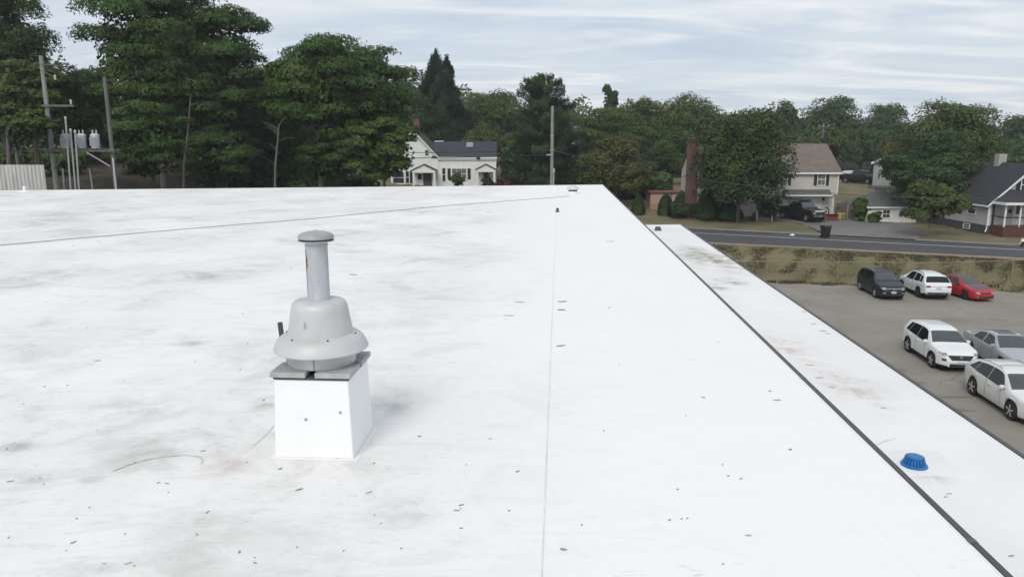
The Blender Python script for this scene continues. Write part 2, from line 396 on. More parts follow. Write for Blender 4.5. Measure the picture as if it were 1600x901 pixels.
# dark metal edging along the long side, pale one on the far side
p = col_poly(0, .036); MB().prism(p, ZR-.09, ZR+.012).build('edge_trim', m_edge, bld)
f0, f1 = full[2], full[3]
b = MB(); b.beam((f0[0], f0[1]+.03, ZR-.03), (f1[0], f1[1]+.03, ZR-.03), .07, .09); b.build('end_trim', mat('white edge metal', (.70, .70, .69), .5, var=.1), bld)
jm = MB().box(-.001, .042, -.025, .025, -.092, .0145).mesh('edge_joint'); jm.materials.append(mat('edge joint cover', (.12, .12, .122), .45, metal=.3, var=.2))
y_ = -11.3
while y_ < 40.5:
    inst('edge_joint', jm, bld, (edge_x(y_)-.041, y_, ZR), -.0629); y_ += 3.05
# lower strip of roof beside it
def lowx(y): return 9.27 + .0638*(y-40.14)
l_in = lambda y: edge_x(y)+.02
ey = 39.80
lowpts = [(l_in(YN), YN), (lowx(YN), YN), (9.27, 40.14), (l_in(39.5), 39.5)]
MB().prism(lowpts, 0, ZL-.02).build('wall', m_wall, bld)
inn = [(l_in(YN)+.02, YN+.01), (lowx(YN)-.07, YN+.01), (9.20, 40.05), (l_in(39.45)+.02, 39.44)]
m_low2 = m_memlow
for (y0, y1) in ((YN, 6.2), (6.21, 21.4), (21.41, 33.0), (33.01, 40.0)):
    def yend(x, yy): return yy + .166*(x-7.2)*.6
    a = [(l_in(y0)+.02, y0), (lowx(y0)-.07, yend(lowx(y0), y0)), (lowx(y1)-.07, min(yend(lowx(y1), y1), 40.06)), (l_in(y1)+.02, y1-.3 if y1 == 40.0 else y1)]
    MB().prism(a, ZL-.02, ZL).build('lower_membrane_sheet', m_low2, bld)
MB().extr([(lowx(YN)-.065, YN, ZL-.12), (lowx(40.14)-.065, 40.14, ZL-.12), (lowx(40.14)-.065, 40.14, ZL+.015), (lowx(YN)-.065, YN, ZL+.015)], (.07, 0, 0)).build('edge_trim', m_edge, bld)
MB().beam((l_in(39.5), 39.6, ZL-.03), (9.27, 40.2, ZL-.03), .07, .09).build('end_trim', MATS['white edge metal'], bld)

# stains and scuffs that keep a shape of their own: thin irregular films
def stainmat(name, col, fac, sc=2.0):
    m = bpy.data.materials.new(name); m.use_nodes = True; t = m.node_tree; b = t.nodes['Principled BSDF']; o = t.nodes['Material Output']
    b.inputs['Base Color'].default_value = (*col, 1); b.inputs['Roughness'].default_value = .85
    tcn = t.nodes.new('ShaderNodeTexCoord'); n = t.nodes.new('ShaderNodeTexNoise'); n.inputs['Scale'].default_value = sc; n.inputs['Detail'].default_value = 7; n.inputs['Roughness'].default_value = .7; n.inputs['Distortion'].default_value = .25
    t.links.new(tcn.outputs['Object'], n.inputs['Vector'])
    # fade to the rim by the film's own generated coordinates
    vm = t.nodes.new('ShaderNodeVectorMath'); vm.operation = 'SUBTRACT'; vm.inputs[1].default_value = (.5, .5, .5); t.links.new(tcn.outputs['Generated'], vm.inputs[0])
    v2 = t.nodes.new('ShaderNodeVectorMath'); v2.operation = 'MULTIPLY'; v2.inputs[1].default_value = (1, 1, 0); t.links.new(vm.outputs[0], v2.inputs[0])
    ln = t.nodes.new('ShaderNodeVectorMath'); ln.operation = 'LENGTH'; t.links.new(v2.outputs[0], ln.inputs[0])
    mr = t.nodes.new('ShaderNodeMapRange'); mr.interpolation_type = 'SMOOTHSTEP'; t.links.new(ln.outputs['Value'], mr.inputs[0]); mr.inputs[1].default_value = .5; mr.inputs[2].default_value = .0
    rp = t.nodes.new('ShaderNodeMapRange'); rp.interpolation_type = 'SMOOTHSTEP'; t.links.new(n.outputs[0], rp.inputs[0]); rp.inputs[1].default_value = .38; rp.inputs[2].default_value = .70; rp.inputs[4].default_value = fac
    mu = t.nodes.new('ShaderNodeMath'); mu.operation = 'MULTIPLY'; t.links.new(mr.outputs[0], mu.inputs[0]); t.links.new(rp.outputs[0], mu.inputs[1])
    tr = t.nodes.new('ShaderNodeBsdfTransparent'); ms = t.nodes.new('ShaderNodeMixShader'); t.links.new(mu.outputs[0], ms.inputs[0])
    t.links.new(tr.outputs[0], ms.inputs[1]); t.links.new(b.outputs[0], ms.inputs[2]); t.links.new(ms.outputs[0], o.inputs[0])
    MATS[name] = m; return m
s_grey = stainmat('grey scuff', (.50, .485, .47), .38, 2.2); s_brown = stainmat('brown silt', (.40, .34, .28), .75, 1.1)
s_dark = stainmat('dark silt', (.30, .275, .25), .58, 1.5); s_pink = stainmat('faint rust wash', (.55, .40, .34), .35, 2.)
def stain(px, py, wpx, hpx, z, m, lift=.004, rot=0.):
    c = G(px, py, z); a = G(px-wpx/2, py, z); e = G(px+wpx/2, py, z); u = G(px, py-hpx/2, z); d = G(px, py+hpx/2, z)
    wx = (e-a).length/2; wy = (u-d).length/2; n = 20; ph = rr.uniform(0, 6)
    pp = [(wx*math.cos(2*PI*k/n)*(1+.2*math.sin(3*2*PI*k/n+ph)), wy*math.sin(2*PI*k/n)*(1+.2*math.cos(2*2*PI*k/n+ph))) for k in range(n)]
    bb = MB().add([(x, y, 0) for x, y in pp], [tuple(range(n))]); o = bb.build('stain', m, bld, loc=(c.x, (u.y+d.y)/2, z+lift)); o.rotation_euler = (0, 0, rot); return o
lf = .004
for i, (px, py, wp, hp, z, m) in enumerate([
    (1118, 410, 130, 62, ZL, s_brown), (1105, 402, 95, 34, ZL, s_dark), (1140, 440, 70, 18, ZL, s_dark), (1075, 388, 60, 20, ZL, s_grey), (1118, 448, 60, 16, ZL, s_brown), (1225, 545, 120, 60, ZL, s_pink), (1330, 610, 130, 90, ZL, s_pink), (1450, 740, 120, 50, ZL, s_grey),
    (300, 533, 85, 20, ZR, s_dark), (30, 690, 90, 40, ZR, s_dark), (60, 745, 110, 30, ZR, s_dark), (170, 885, 70, 26, ZR, s_dark), (260, 700, 240, 60, ZR, s_grey), (140, 748, 60, 18, ZR, s_dark), (420, 630, 70, 30, ZR, s_dark), (360, 720, 120, 60, ZR, s_pink), (230, 640, 280, 70, ZR, s_grey), (610, 630, 120, 60, ZR, s_grey), (100, 430, 200, 40, ZR, s_grey), (60, 350, 160, 22, ZR, s_grey), (330, 430, 180, 30, ZR, s_grey), (640, 800, 160, 60, ZR, s_grey)]):
    stain(px, py, wp, hp, z, m, .003+.0003*i)
# scuff lines
m_scuff = mat('scuff line', (.72, .71, .70), .9, var=.35, vscale=9)
def scuff(pxs, wd, z=ZR, m=m_scuff, lift=.0035, name='scuff_line'):
    P = [G(x, y, z) for x, y in pxs]; b = MB(); vs = []; fs = []
    for i, p in enumerate(P):
        d = (P[min(i+1, len(P)-1)]-P[max(i-1, 0)]).normalized(); n = Vector((-d.y, d.x, 0))*wd/2*rr.uniform(.4, 1.2)
        vs += [(p-n)+Vector((0, 0, lift)), (p+n)+Vector((0, 0, lift))]
    for i in range(len(P)-1): fs.append((2*i, 2*i+2, 2*i+3, 2*i+1))
    b.add(vs, fs); return b.build(name, m, bld)
scuff([(176, 735), (200, 726), (228, 718), (258, 713), (290, 711), (312, 713), (317, 719), (314, 726)], .016)
scuff([(395, 697), (412, 683), (428, 665)], .008);
scuff([(1392, 737), (1440, 741), (1488, 740)], .008, ZL); scuff([(1455, 707), (1474, 722), (1490, 740)], .018, ZL, mat('silt line', (.42, .41, .40), .9, var=.4))
scuff([(1360, 700), (1380, 690), (1400, 684)], .02, ZL)

# scattered leaves, twigs and grit: one loose scatter
rng = random.Random(21); b = MB()
def fleck(c, l, wd, a, z):
    n = 6; pp = []
    for k in range(n):
        t = 2*PI*k/n; x = l/2*math.cos(t)*rng.uniform(.7, 1.1); y = wd/2*math.sin(t)*rng.uniform(.6, 1.2)
        pp.append((c[0]+x*math.cos(a)-y*math.sin(a), c[1]+x*math.sin(a)+y*math.cos(a), z+.004+rng.uniform(0, .004)))
    b.add(pp + [(p_[0], p_[1], z+.001) for p_ in pp], [tuple(range(n))] + [(k, k+n, (k+1) % n+n, (k+1) % n) for k in range(n)])
for k in range(190):
    px = rng.uniform(0, 1500); py = 300 + 600*rng.random()**.75
    p = G(px, py, ZR)
    if p.x > edge_x(p.y)-.4: continue
    if px > 640 and rng.random() < .78: continue
    sc = p.y/10
    fleck(p, (.007+.035*rng.random()**2.5)*(1+.8*sc), rng.uniform(.003, .012)*(1+.8*sc), rng.gauss(.2, .6), ZR)
for (px, py, s) in ((1214, 625, .09), (1203, 611, .06), (1170, 836, .05), (763, 331, .3), (658, 333, .3), (1046, 812, .03), (720, 825, .03), (880, 858, .05), (953, 377, .25), (812, 472, .2), (878, 471, .2), (877, 484, .18), (876, 540, .15), (553, 429, .22), (795, 493, .2)):
    fleck(G(px, py, ZR), s*.9, s*.25, rng.uniform(-.3, .5), ZR)
for (px, py, s) in ((1257, 487, .2), (1271, 506, .2), (1286, 517, .2), (1293, 521, .15), (1265, 570, .22), (1281, 590, .2), (1300, 605, .15), (1483, 771, .1), (1478, 776, .08), (1580, 868, .09), (1230, 460, .3), (1380, 637, .12), (1118, 436, .25)):
    fleck(G(px, py, ZL), s*.9, s*.3, rng.uniform(-.3, .5), ZL)
dbr = b.build('roof_debris', mat('dead leaf', (.47, .45, .42), .9, var=.6, vscale=1.1)); tag(dbr, kind='stuff')

# cord lying across the roof
pts = [G(x, y, ZR) for x, y in ((-120, 397), (0, 384), (110, 374), (220, 364.5), (300, 357.5), (390, 350), (480, 343), (590, 332), (700, 321.5), (800, 314), (890, 307))]
fine = []
for i in range(len(pts)-1):
    for k in range(5): fine.append(pts[i].lerp(pts[i+1], k/5)+Vector((0, .02*math.sin(i*7+k*1.3), .014)))
fine.append(pts[-1]+Vector((0, 0, .014)))
cord = MB().path(fine, .011, 6).build('cord', mat('dull grey cord', (.36, .36, .36), .7)); tag(cord, 'thin grey cord lying in a long curve across the white roof', 'cord')

# ------------------------------------------------------------------ rooftop exhaust fan on its curb
m_alu = mat('dull spun aluminium', (.57, .57, .57), .52, metal=.15, var=.16, vscale=3, bump=.06, bscale=30)
m_galv = mat('galvanised steel', (.49, .515, .535), .42, metal=.2, var=.22, vscale=6, stretch=(1, 1, .35))
m_black = mat('black parts and shade', (.018, .018, .02), .6)  # black parts, and the painted shade of cap gap and vent mouth
m_curb = mat('white curb membrane', (.84, .84, .84), .6, var=.04, vscale=2, bump=.12, bscale=4)
m_pad = mat('grey curb cap', (.46, .46, .465), .75, var=.3, vscale=7, bump=.2, bscale=40)
m_rust = mat('rust', (.20, .06, .035), .9, var=.5, vscale=14)
fan = thing('exhaust_fan', 'grey spun metal exhaust fan with tall capped stack on a white curb', 'exhaust fan', (-1.452, 5.42, ZR), -math.atan(.063))
b = MB(); a0, a1 = .298, .276
b.add([(sx*(a0 if z == 0 else a1), sy*(a0 if z == 0 else a1), z) for z in (0, .60) for sx, sy in ((-1, -1), (1, -1), (1, 1), (-1, 1))], [(3, 2, 1, 0), (4, 5, 6, 7), (0, 1, 5, 4), (1, 2, 6, 5), (2, 3, 7, 6), (3, 0, 4, 7)])
cb = b.build('curb', m_curb, fan)
md = cb.modifiers.new('b', 'BEVEL'); md.width = .012; md.segments = 3
fl_ = MB(); fl_.add([(sx*r, sy*r, z) for r, z in ((.33, .0012), (.305, .003)) for sx, sy in ((-1, -1), (1, -1), (1, 1), (-1, 1))], [(4, 5, 6, 7), (0, 1, 5, 4), (1, 2, 6, 5), (2, 3, 7, 6), (3, 0, 4, 7)]); fl_.build('curb_flashing', m_mem, fan)
MB().box(-.281, .281, -.281, .281, .602, .618).build('curb_gap_shade', mat('dark gap shade', (.06, .06, .065), .7), fan)  # dark slab stands in for the shaded gap below and between the caps
for sx in (-1, 1):
    for sy in (-1, 1):
        x0, x1 = sorted((sx*.034, sx*.30)); y0, y1 = sorted((sy*.03, sy*.30))
        o = MB().box(x0, x1, y0, y1, .619, .660).build('curb_cap', m_pad, fan); mm = o.modifiers.new('b', 'BEVEL'); mm.width = .008; mm.segments = 2
MB().lathe([(.10, .662), (.252, .662), (.256, .668), (.256, .79), (.10, .80)], 56).build('base_ring', m_alu, fan, 40)
b = MB(); b.box(.02, .0235, -.2585, -.254, .668, .79); b.build('ring_seam', m_black, fan)
b = MB().lathe([(.345, .780), (.357, .777), (.362, .784), (.359, .794), (.353, .808), (.342, .832), (.327, .855), (.308, .874), (.285, .888), (.264, .894), (.250, .899), (.243, .908)], 72); b.f = b.f[:-2]
b.v = [(x*.975, y*.975, z-.006) for x, y, z in b.v]
sk = b.build('skirt', m_alu, fan, 45)
for k in range(6):
    a = -PI/2-.55+k*PI/3; MB().lathe([(.0065, .876), (.0065, .890), (.004, .893)], 8, (.268*math.cos(a), .272*math.sin(a), 0)).build('bolt', m_black, sk)
b = MB().lathe([(.246, .882), (.241, .905), (.232, .95), (.222, 1.01), (.212, 1.07), (.206, 1.10), (.197, 1.122), (.178, 1.138), (.14, 1.145), (.06, 1.147)], 72)
dm = b.build('dome_housing', m_alu, fan, 45)
for dz in (0, .028):
    MB().lathe([(.009, 0), (.009, .008), (.005, .011)], 10, M=Matrix.Translation((-.045, -.229, .985+dz)) @ Matrix.Rotation(PI/2, 4, 'X')).build('rivet', m_alu, dm)
st = MB().lathe([(.086, 1.145), (.086, 1.152), (.081, 1.16), (.081, 1.585)], 40).build('stack', m_galv, fan, 40)
MB().lathe([(.0835, 1.545), (.0845, 1.548), (.0845, 1.556), (.0835, 1.559)], 40).build('stack_bead', m_galv, st)
for xx, zz in ((-.05, .30), (.21, .36)):
    MB().lathe([(.012, 0), (.010, .006), (0, .008)], 10, M=Matrix.Translation((xx, -.2875, zz)) @ Matrix.Rotation(PI/2, 4, 'X')).build('fastener', m_pad, fan)
# rust streak: a ragged curved plate on the stack's side
b = MB(); nn_ = 18
for i in range(nn_+1):
    z = 1.53 - .36*i/nn_; wd = (.30*math.exp(-((i-5)/3.2)**2)+.12)*(1 if i < 16 else .4)*rng.uniform(.8, 1.15); a0_ = PI+.42
    for j in range(4):
        a = a0_ - .25 + (wd+.30)*j/3; b.v.append((.0818*math.cos(a), .0818*math.sin(a), z))
for i in range(nn_):
    for j in range(3): k = i*4+j; b.f.append((k, k+4, k+5, k+1))
b.build('rust_streak', m_rust, st)
b = MB(); b.lathe([(.128, 1.604), (.131, 1.606), (.131, 1.622), (.126, 1.632), (.108, 1.644), (.075, 1.653), (.04, 1.658), (.016, 1.660), (.010, 1.667), (.0, 1.668)], 40)
cp = b.build('rain_cap', mat('weathered zinc', (.40, .405, .40), .6, metal=.15, var=.2, vscale=6), fan, 40)
MB().lathe([(.08, 1.583), (.124, 1.590), (.126, 1.603), (.08, 1.604)], 32).build('cap_gap_shade', m_black, cp)  # black ring painted in for the shade of the open gap
MB().lathe([(.084, 1.575), (.12, 1.583), (.132, 1.588), (.132, 1.592), (.084, 1.592)], 40).build('cap_collar', m_galv, cp)
b = MB(); b.beam((-.335, .08, .80), (-.345, .08, .94), .026, .03); b.beam((-.335, .08, .81), (-.25, .06, .80), .02, .02); b.build('bracket', mat('dark steel', (.05, .05, .05), .6), fan)

# ------------------------------------------------------------------ roof drains and vents
def strainer(label, loc, m, r=.17, h=.20, rot=0.):
    t = thing('drain_strainer', label, 'roof drain', loc, rot, 'domed roof drain strainers')
    MB().lathe([(r*.55, 0), (r, 0), (r*1.02, .012), (r*.98, .03), (r*.80, .042), (r*.72, .045), (r*.55, .03)], 36).build('flange', m, t, 35)
    MB().lathe([(r*.60, h*.86), (r*.66, h*.88), (r*.64, h*.95), (r*.5, h), (r*.2, h*1.02), (0, h*1.02)], 32).build('top_cap', m, t, 35)
    b = MB()
    for k in range(22):
        a = 2*PI*k/22; c, s_ = math.cos(a), math.sin(a)
        b.beam((r*.80*c, r*.80*s_, .035), (r*.63*c, r*.63*s_, h*.90), .019, .024)
    b.build('rib', m, t, kind='stuff')
    MB().lathe([(r*.74, .03), (r*.60, h*.84), (0, h*.85)], 20).build('throat_shade', mat('drain throat shade', (.015, .12, .34) if m.name.startswith('blue') else (.02, .02, .02), .8), t)  # darker cone behind the ribs stands in for the shaded inside
    return t
m_blue = mat('blue painted casting', (.02, .17, .48), .3, var=.45, vscale=14, bump=.2, bscale=30)
p = G(1428, 727, ZL); strainer('blue domed drain strainer with ribs on the lower strip of roof', (p.x, p.y, ZL), m_blue, .172, .15)
MB().box(-.45, .45, -.42, .42, 0, .006).build('drain_patch', m_memlow, bld, loc=(p.x+.12, p.y+.1, ZL)).rotation_euler = (0, 0, -.063)
p = G(1028, 360, ZL); strainer('dull grey domed drain strainer near the far end of the lower roof', (p.x, p.y, ZL), mat('grey casting', (.11, .11, .12), .6), .19, .2)
p = G(895, 302, ZR)
t = thing('roof_vent', 'small white hooded roof vent with dark mouth at the end of the cord', 'roof vent', (p.x, p.y, ZR))
MB().lathe([(.34, 0), (.33, .015), (.2, .03), (.19, .12)], 28).build('vent_base', m_curb, t, 40)
b = MB().lathe([(.27, .17), (.28, .18), (.27, .24), (.20, .31), (.1, .34), (0, .345)], 28); b.build('hood', mat('vent grey', (.55, .55, .54), .6), t, 40)
MB().lathe([(.20, .10), (.205, .175), (.1, .18)], 24).build('mouth_shade', m_black, t)  # solid black plug stands in for the shaded opening under the hood
p = G(871, 331, ZR); t = thing('pipe_stub', 'short dark pipe stub standing alone on the white roof', 'pipe', (p.x, p.y, ZR))
MB().lathe([(.09, 0), (.05, .02), (.045, .12), (.03, .13)], 16).build('stub', mat('dark steel', (.05, .05, .05), .6), t, 40)
p = G(45, 299, ZR); t = thing('low_vent', 'low white vent on the roof edge below the corrugated fence', 'roof vent', (p.x, p.y-.3, ZR))
MB().lathe([(.32, 0), (.30, .03), (.1, .05), (.08, .06)], 24).build('vent_base', m_curb, t, 40)
MB().lathe([(.07, .05), (.07, .2), (.1, .21), (.09, .25), (0, .26)], 18).build('hood', m_curb, t, 40)

# ------------------------------------------------------------------ houses
m_white = siding('white clapboard', (.80, .82, .79)); m_cream = siding('beige clapboard', (.56, .52, .475)); m_lilac = siding('pale lilac clapboard', (.50, .48, .51)); m_greyg = siding('grey green clapboard', (.34, .37, .36))
m_trim = mat('white trim', (.80, .80, .78), .5, var=.08, vscale=3); m_shut = mat('black shutter', (.022, .022, .028), .5)
m_glass = glassmat('window glass', (.035, .042, .05)); m_curtain = mat('pale curtain glass', (.20, .21, .21), .12, var=.5, vscale=3, spec=.7)
def roofmat(name, c, c2): return mat(name, c, .9, col2=c2, vscale=1.6, bump=.5, bscale=16, stretch=(1, 1, 3))
m_rbrown = roofmat('brown shingle', (.18, .148, .122), (.128, .105, .086)); m_rslate = roofmat('blue black shingle', (.048, .050, .064), (.030, .032, .042))
m_rblack = roofmat('black shingle', (.034, .036, .042), (.022, .023, .028)); m_rgrey = roofmat('grey green shingle', (.115, .125, .12), (.08, .088, .085)); m_rdkgreen = roofmat('dark green shingle', (.055, .065, .055), (.035, .042, .036))
m_brick = mat('red brick', (.20, .095, .08), .9, col2=(.12, .055, .048), vscale=7, bump=.5, bscale=24)
m_found = mat('concrete foundation', (.22, .21, .20), .9, var=.2)
def window(par, x0, x1, z0, z1, y, muntin=(2, 2), glass=None, fw=.075, shutters=None, sash=True):
    b = MB(); b.box(x0-fw, x1+fw, y-.05, y+.02, z1, z1+fw+.02); b.box(x0-fw-.03, x1+fw+.03, y-.075, y+.02, z0-fw, z0)
    b.box(x0-fw, x0, y-.05, y+.02, z0, z1); b.box(x1, x1+fw, y-.05, y+.02, z0, z1)
    zm = (z0+z1)/2
    if sash: b.box(x0, x1, y-.04, y+.02, zm-.03, zm+.03)
    for k in range(1, muntin[0]): xx = x0+(x1-x0)*k/muntin[0]; b.box(xx-.014, xx+.014, y-.03, y+.01, z0, z1)
    w_ = b.build('window', m_trim, par)
    for (a, c) in ([(z0, zm-.03), (zm+.03, z1)] if sash else [(z0, z1)]):
        MB().box(x0, x1, y-.012, y-.006, a, c).build('pane', glass or m_glass, w_)
    if shutters:
        for (a, c) in ((x0-fw-.02-shutters, x0-fw-.02), (x1+fw+.02, x1+fw+.02+shutters)):
            b = MB(); b.box(a, c, y-.055, y, z0-.05, z1+.05)
            for k in range(9): zz = z0+(z1-z0)*(k+.5)/9; b.box(a+.05, c-.05, y-.068, y-.056, zz-.03, zz+.03)
            b.build('shutter', m_shut, par)
    return w_
def gable_roof_x(par, x0, x1, y0, y1, ze, zr, m, over=.28, th=.12, name='roof'):   # ridge along x
    ym = (y0+y1)/2; k = (zr-ze)/(ym-y0); b = MB()
    for (ya, s) in ((y0-over, 1), (y1+over, -1)):
        za = ze-over*k; b.extr([(x0-over, ya, za), (x0-over, ym, zr), (x0-over, ym, zr+th), (x0-over, ya, za+th)], (x1-x0+2*over, 0, 0))
    return b.build(name, m, par)
def gable_roof_y(par, x0, x1, y0, y1, ze, zr, m, over=.28, th=.12, name='roof'):   # ridge along y
    xm = (x0+x1)/2; k = (zr-ze)/(xm-x0); b = MB()
    for xa in (x0-over, x1+over):
        za = ze-over*k; b.extr([(xa, y0-over, za), (xm, y0-over, zr), (xm, y0-over, zr+th), (xa, y0-over, za+th)], (0, y1-y0+2*over, 0))
    return b.build(name, m, par)
def door(par, x0, x1, z0, z1, y, m, glass=True):
    d = MB().box(x0, x1, y-.05, y, z0, z1).build('door', m, par)
    b = MB(); b.box(x0-.1, x0, y-.06, y+.01, z0, z1); b.box(x1, x1+.1, y-.06, y+.01, z0, z1); b.box(x0-.1, x1+.1, y-.06, y+.01, z1, z1+.12); b.build('door_frame', m_trim, d)
    if glass: MB().box(x0+.16, x1-.16, y-.062, y-.051, z0+.95, z1-.2).build('door_glass', m_glass, d)
    MB().lathe([(.03, 0), (.035, .03), (.02, .06)], 10, M=Matrix.Translation((x1-.1, y-.05, z0+1.0)) @ Matrix.Rotation(PI/2, 4, 'X')).build('door_knob', mat('brass', (.35, .25, .1), .35, .8), d)
    return d

# beige house with a garage under the upper floor
GB = 2.28
h = thing('beige_house', 'beige two storey house with brown roof, brick end chimney and garage', 'house', (0, 0, 0))
MB().box(19.9, 34.5, 79.35, 87.2, GB-.6, GB+.25).build('foundation', m_found, h)
b = MB(); b.box(19.95, 34.45, 79.4, 87.15, GB+.25, 4.86); b.build('lower_wall', m_cream, h)
b = MB(); b.box(19.9, 34.70, 79.0, 87.4, 4.862, 7.28)
b.extr([(19.9, 79.0, 7.281), (19.9, 87.4, 7.281), (19.9, 83.2, 10.02)], (.1, 0, 0)); b.extr([(34.6, 79.0, 7.281), (34.6, 87.4, 7.281), (34.6, 83.2, 10.02)], (.1, 0, 0)); b.build('upper_wall', m_cream, h)
gable_roof_x(h, 19.9, 34.70, 79.0, 87.4, 7.30, 10.06, m_rbrown, .25)
b = MB(); b.box(19.7, 34.95, 78.66, 78.76, 7.02, 7.20); b.box(34.62, 34.74, 78.955, 79.10, 4.87, 7.1); b.box(34.40, 34.52, 79.34, 79.5, GB+.1, 4.85); b.box(19.86, 19.98, 78.955, 79.1, 4.87, 7.1)
b.build('trim', m_trim, h)
MB().box(34.46, 34.54, 79.26, 79.33, GB, 4.8).build('downspout', m_trim, h)
window(h, 32.52, 33.28, 5.87, 7.04, 79.0, (2, 2), m_curtain, shutters=.32)
for x in (21.8, 25.0, 28.4): window(h, x, x+.85, 5.87, 7.04, 79.0, (2, 2), m_curtain, shutters=.32)
window(h, 21.5, 22.9, 2.98, 4.1, 79.4, (3, 2), m_curtain); window(h, 23.6, 24.5, 2.98, 4.1, 79.4, (2, 2), m_curtain)
door(h, 26.2, 27.1, GB+.45, GB+2.5, 79.4, mat('green grey door', (.16, .19, .18), .5))
gd = MB().box(29.25, 33.05, 79.34, 79.42, GB+.04, 4.52).build('garage_door', m_trim, h)
for k in range(4): MB().box(29.29, 33.01, 79.30, 79.335, GB+.07+k*.545, GB+.585+k*.545).build('door_panel', m_trim, gd)
b = MB(); b.box(33.06, 33.22, 79.27, 79.40, GB, 4.6); b.box(29.08, 29.24, 79.27, 79.40, GB, 4.6); b.box(29.08, 33.22, 79.27, 79.40, 4.525, 4.66); b.build('garage_frame', m_trim, h)
b = MB(); b.extr([(28.9, 78.2, 4.85), (28.9, 78.998, 5.40), (28.9, 78.998, 4.90)], (4.95, 0, 0)); b.build('pent_roof', m_rgrey, h)
MB().box(28.85, 33.9, 78.12, 78.2, 4.74, 4.88).build('pent_fascia', m_trim, h)
MB().box(33.34, 33.52, 79.25, 79.4, 4.2, 4.5).build('wall_lamp', m_shut, h)
MB().box(31.86, 32.0, 78.9, 79.0, 6.95, 7.08).build('wall_lamp', m_trim, h)
chm = MB().box(18.95, 19.895, 79.6, 81.1, GB-.6, 10.62).build('chimney', m_brick, h)
MB().box(18.88, 19.97, 79.53, 81.17, 10.625, 10.78).build('chimney_cap', mat('mossy cap', (.13, .14, .12), .9), chm)
MB().box(19.25, 19.55, 80.1, 80.5, 10.78, 10.9).build('flue', mat('flue clay', (.16, .13, .11), .9), chm)
stp = MB()
for k in range(4): stp.box(25.9, 27.4, 77.7+k*.38, 79.33, GB-.1+k*.17, GB+.06+k*.17)
stp.build('porch_steps', m_found, h)
b = MB()
for x in (25.85, 27.45): b.beam((x, 77.7, GB+.9), (x, 79.3, GB+1.45), .05, .05); b.box(x-.04, x+.04, 77.66, 77.74, GB-.1, GB+.95)
b.build('step_railing', m_trim, h)

# lilac house with a corner porch
h = thing('gabled_house', 'pale lilac house with black roof and white posted porch over red lattice', 'house', (0, 0, 0))
x0, x1, y0, y1 = 42.72, 49.9, 66.0, 76.5; xm = (x0+x1)/2
MB().box(x0+.04, x1-.04, y0+.04, y1-.04, 1.2, 2.98).build('foundation', mat('dark painted foundation', (.085, .075, .085), .9, var=.2), h)
b = MB(); b.box(x0, x1, y0, y1, 2.98, 5.02); b.extr([(x0, y0, 5.021), (x1, y0, 5.021), (xm, y0, 8.30)], (0, .1, 0)); b.extr([(x0, y1-.1, 5.021), (x1, y1-.1, 5.021), (xm, y1-.1, 8.30)], (0, .1, 0)); b.build('wall', m_lilac, h)
gable_roof_y(h, x0, x1, y0, y1, 5.02, 8.36, m_rblack, .30)
b = MB(); k = (8.36-5.02)/(xm-x0)
for s, xa in ((1, x0-.32), (-1, x1+.32)):
    za = 5.02-.32*k; b.extr([(xa, y0-.36, za-.06), (xm, y0-.36, 8.36-.06), (xm, y0-.36, 8.36+.13), (xa, y0-.36, za+.13)], (0, .055, 0))
b.box(x0-.03, x0+.13, y0-.035, y0+.12, 2.99, 4.9); b.box(x0-.40, x0-.32, y0-.3, y1+.3, 4.66, 4.80); b.build('trim', m_trim, h)
b = MB(); b.path([(x0-.20, y0-.12, 4.75), (x0-.10, y0-.10, 4.5), (x0-.10, y0-.10, 2.7), (x0-.32, y0-.3, 2.45)], .055, 8); b.build('downspout', m_trim, h)
def side_window(par, yA, yB, z0, z1, x):
    b = MB(); f = .07; b.box(x-.05, x+.02, yA-f, yB+f, z1, z1+f); b.box(x-.06, x+.02, yA-f, yB+f, z0-f, z0); b.box(x-.05, x+.02, yA-f, yA, z0, z1); b.box(x-.05, x+.02, yB, yB+f, z0, z1); zm = (z0+z1)/2; b.box(x-.04, x+.02, yA, yB, zm-.03, zm+.03)
    w_ = b.build('window', m_trim, par)
    for a, c in ((z0, zm-.03), (zm+.03, z1)): MB().box(x-.012, x-.006, yA, yB, a, c).build('pane', m_glass, w_)
side_window(h, 67.9, 69.0, 3.85, 4.85, x0); side_window(h, 71.6, 72.7, 3.85, 4.85, x0); side_window(h, 68.6, 69.5, 2.45, 2.8, x0+.04)
window(h, xm-1.0, xm-.1, 6.1, 7.15, y0, (2, 2), None, shutters=.36)
MB().box(xm-.42, xm+.32, 70.4, 71.1, 8.0, 9.25).build('chimney', mat('pale chimney block', (.44, .42, .39), .9, var=.35, vscale=5), h)
py0 = 64.15
MB().box(x0+.25, x1+.3, py0, y0-.002, 2.92, 3.06).build('porch_deck', mat('dark red deck', (.12, .042, .04), .7, var=.3), h)
b = MB()
for k in range(46): xx = x0+.28+k*.158; b.box(xx, xx+.145, py0+.02, py0+.05, 1.7, 2.91)
for k in range(11): yy = py0+.06+k*.165; b.box(x0+.27, x0+.30, yy, yy+.15, 1.7, 2.91)
b.build('porch_skirt', mat('red skirt boards', (.13, .048, .043), .8, var=.4, vscale=3), h, kind='stuff')
rail = MB(); rail.box(x0+.3, 44.2, py0+.03, py0+.09, 3.82, 3.93); rail.box(44.4, x1, py0+.03, py0+.09, 3.82, 3.93); rail.box(x0+.26, x0+.32, py0+.05, y0, 3.82, 3.93)
rail.box(x0+.3, x1, py0+.03, py0+.09, 3.12, 3.18)
rail.build('porch_rail', mat('dark railing', (.045, .028, .028), .6), h)
bal = MB().box(-.016, .016, -.016, .016, 3.18, 3.82).mesh('baluster'); bal.materials.append(mat('pale baluster', (.34, .31, .31), .7))
for k in range(40):
    inst('baluster', bal, h, (x0+.42+k*.17, py0+.06, 0))
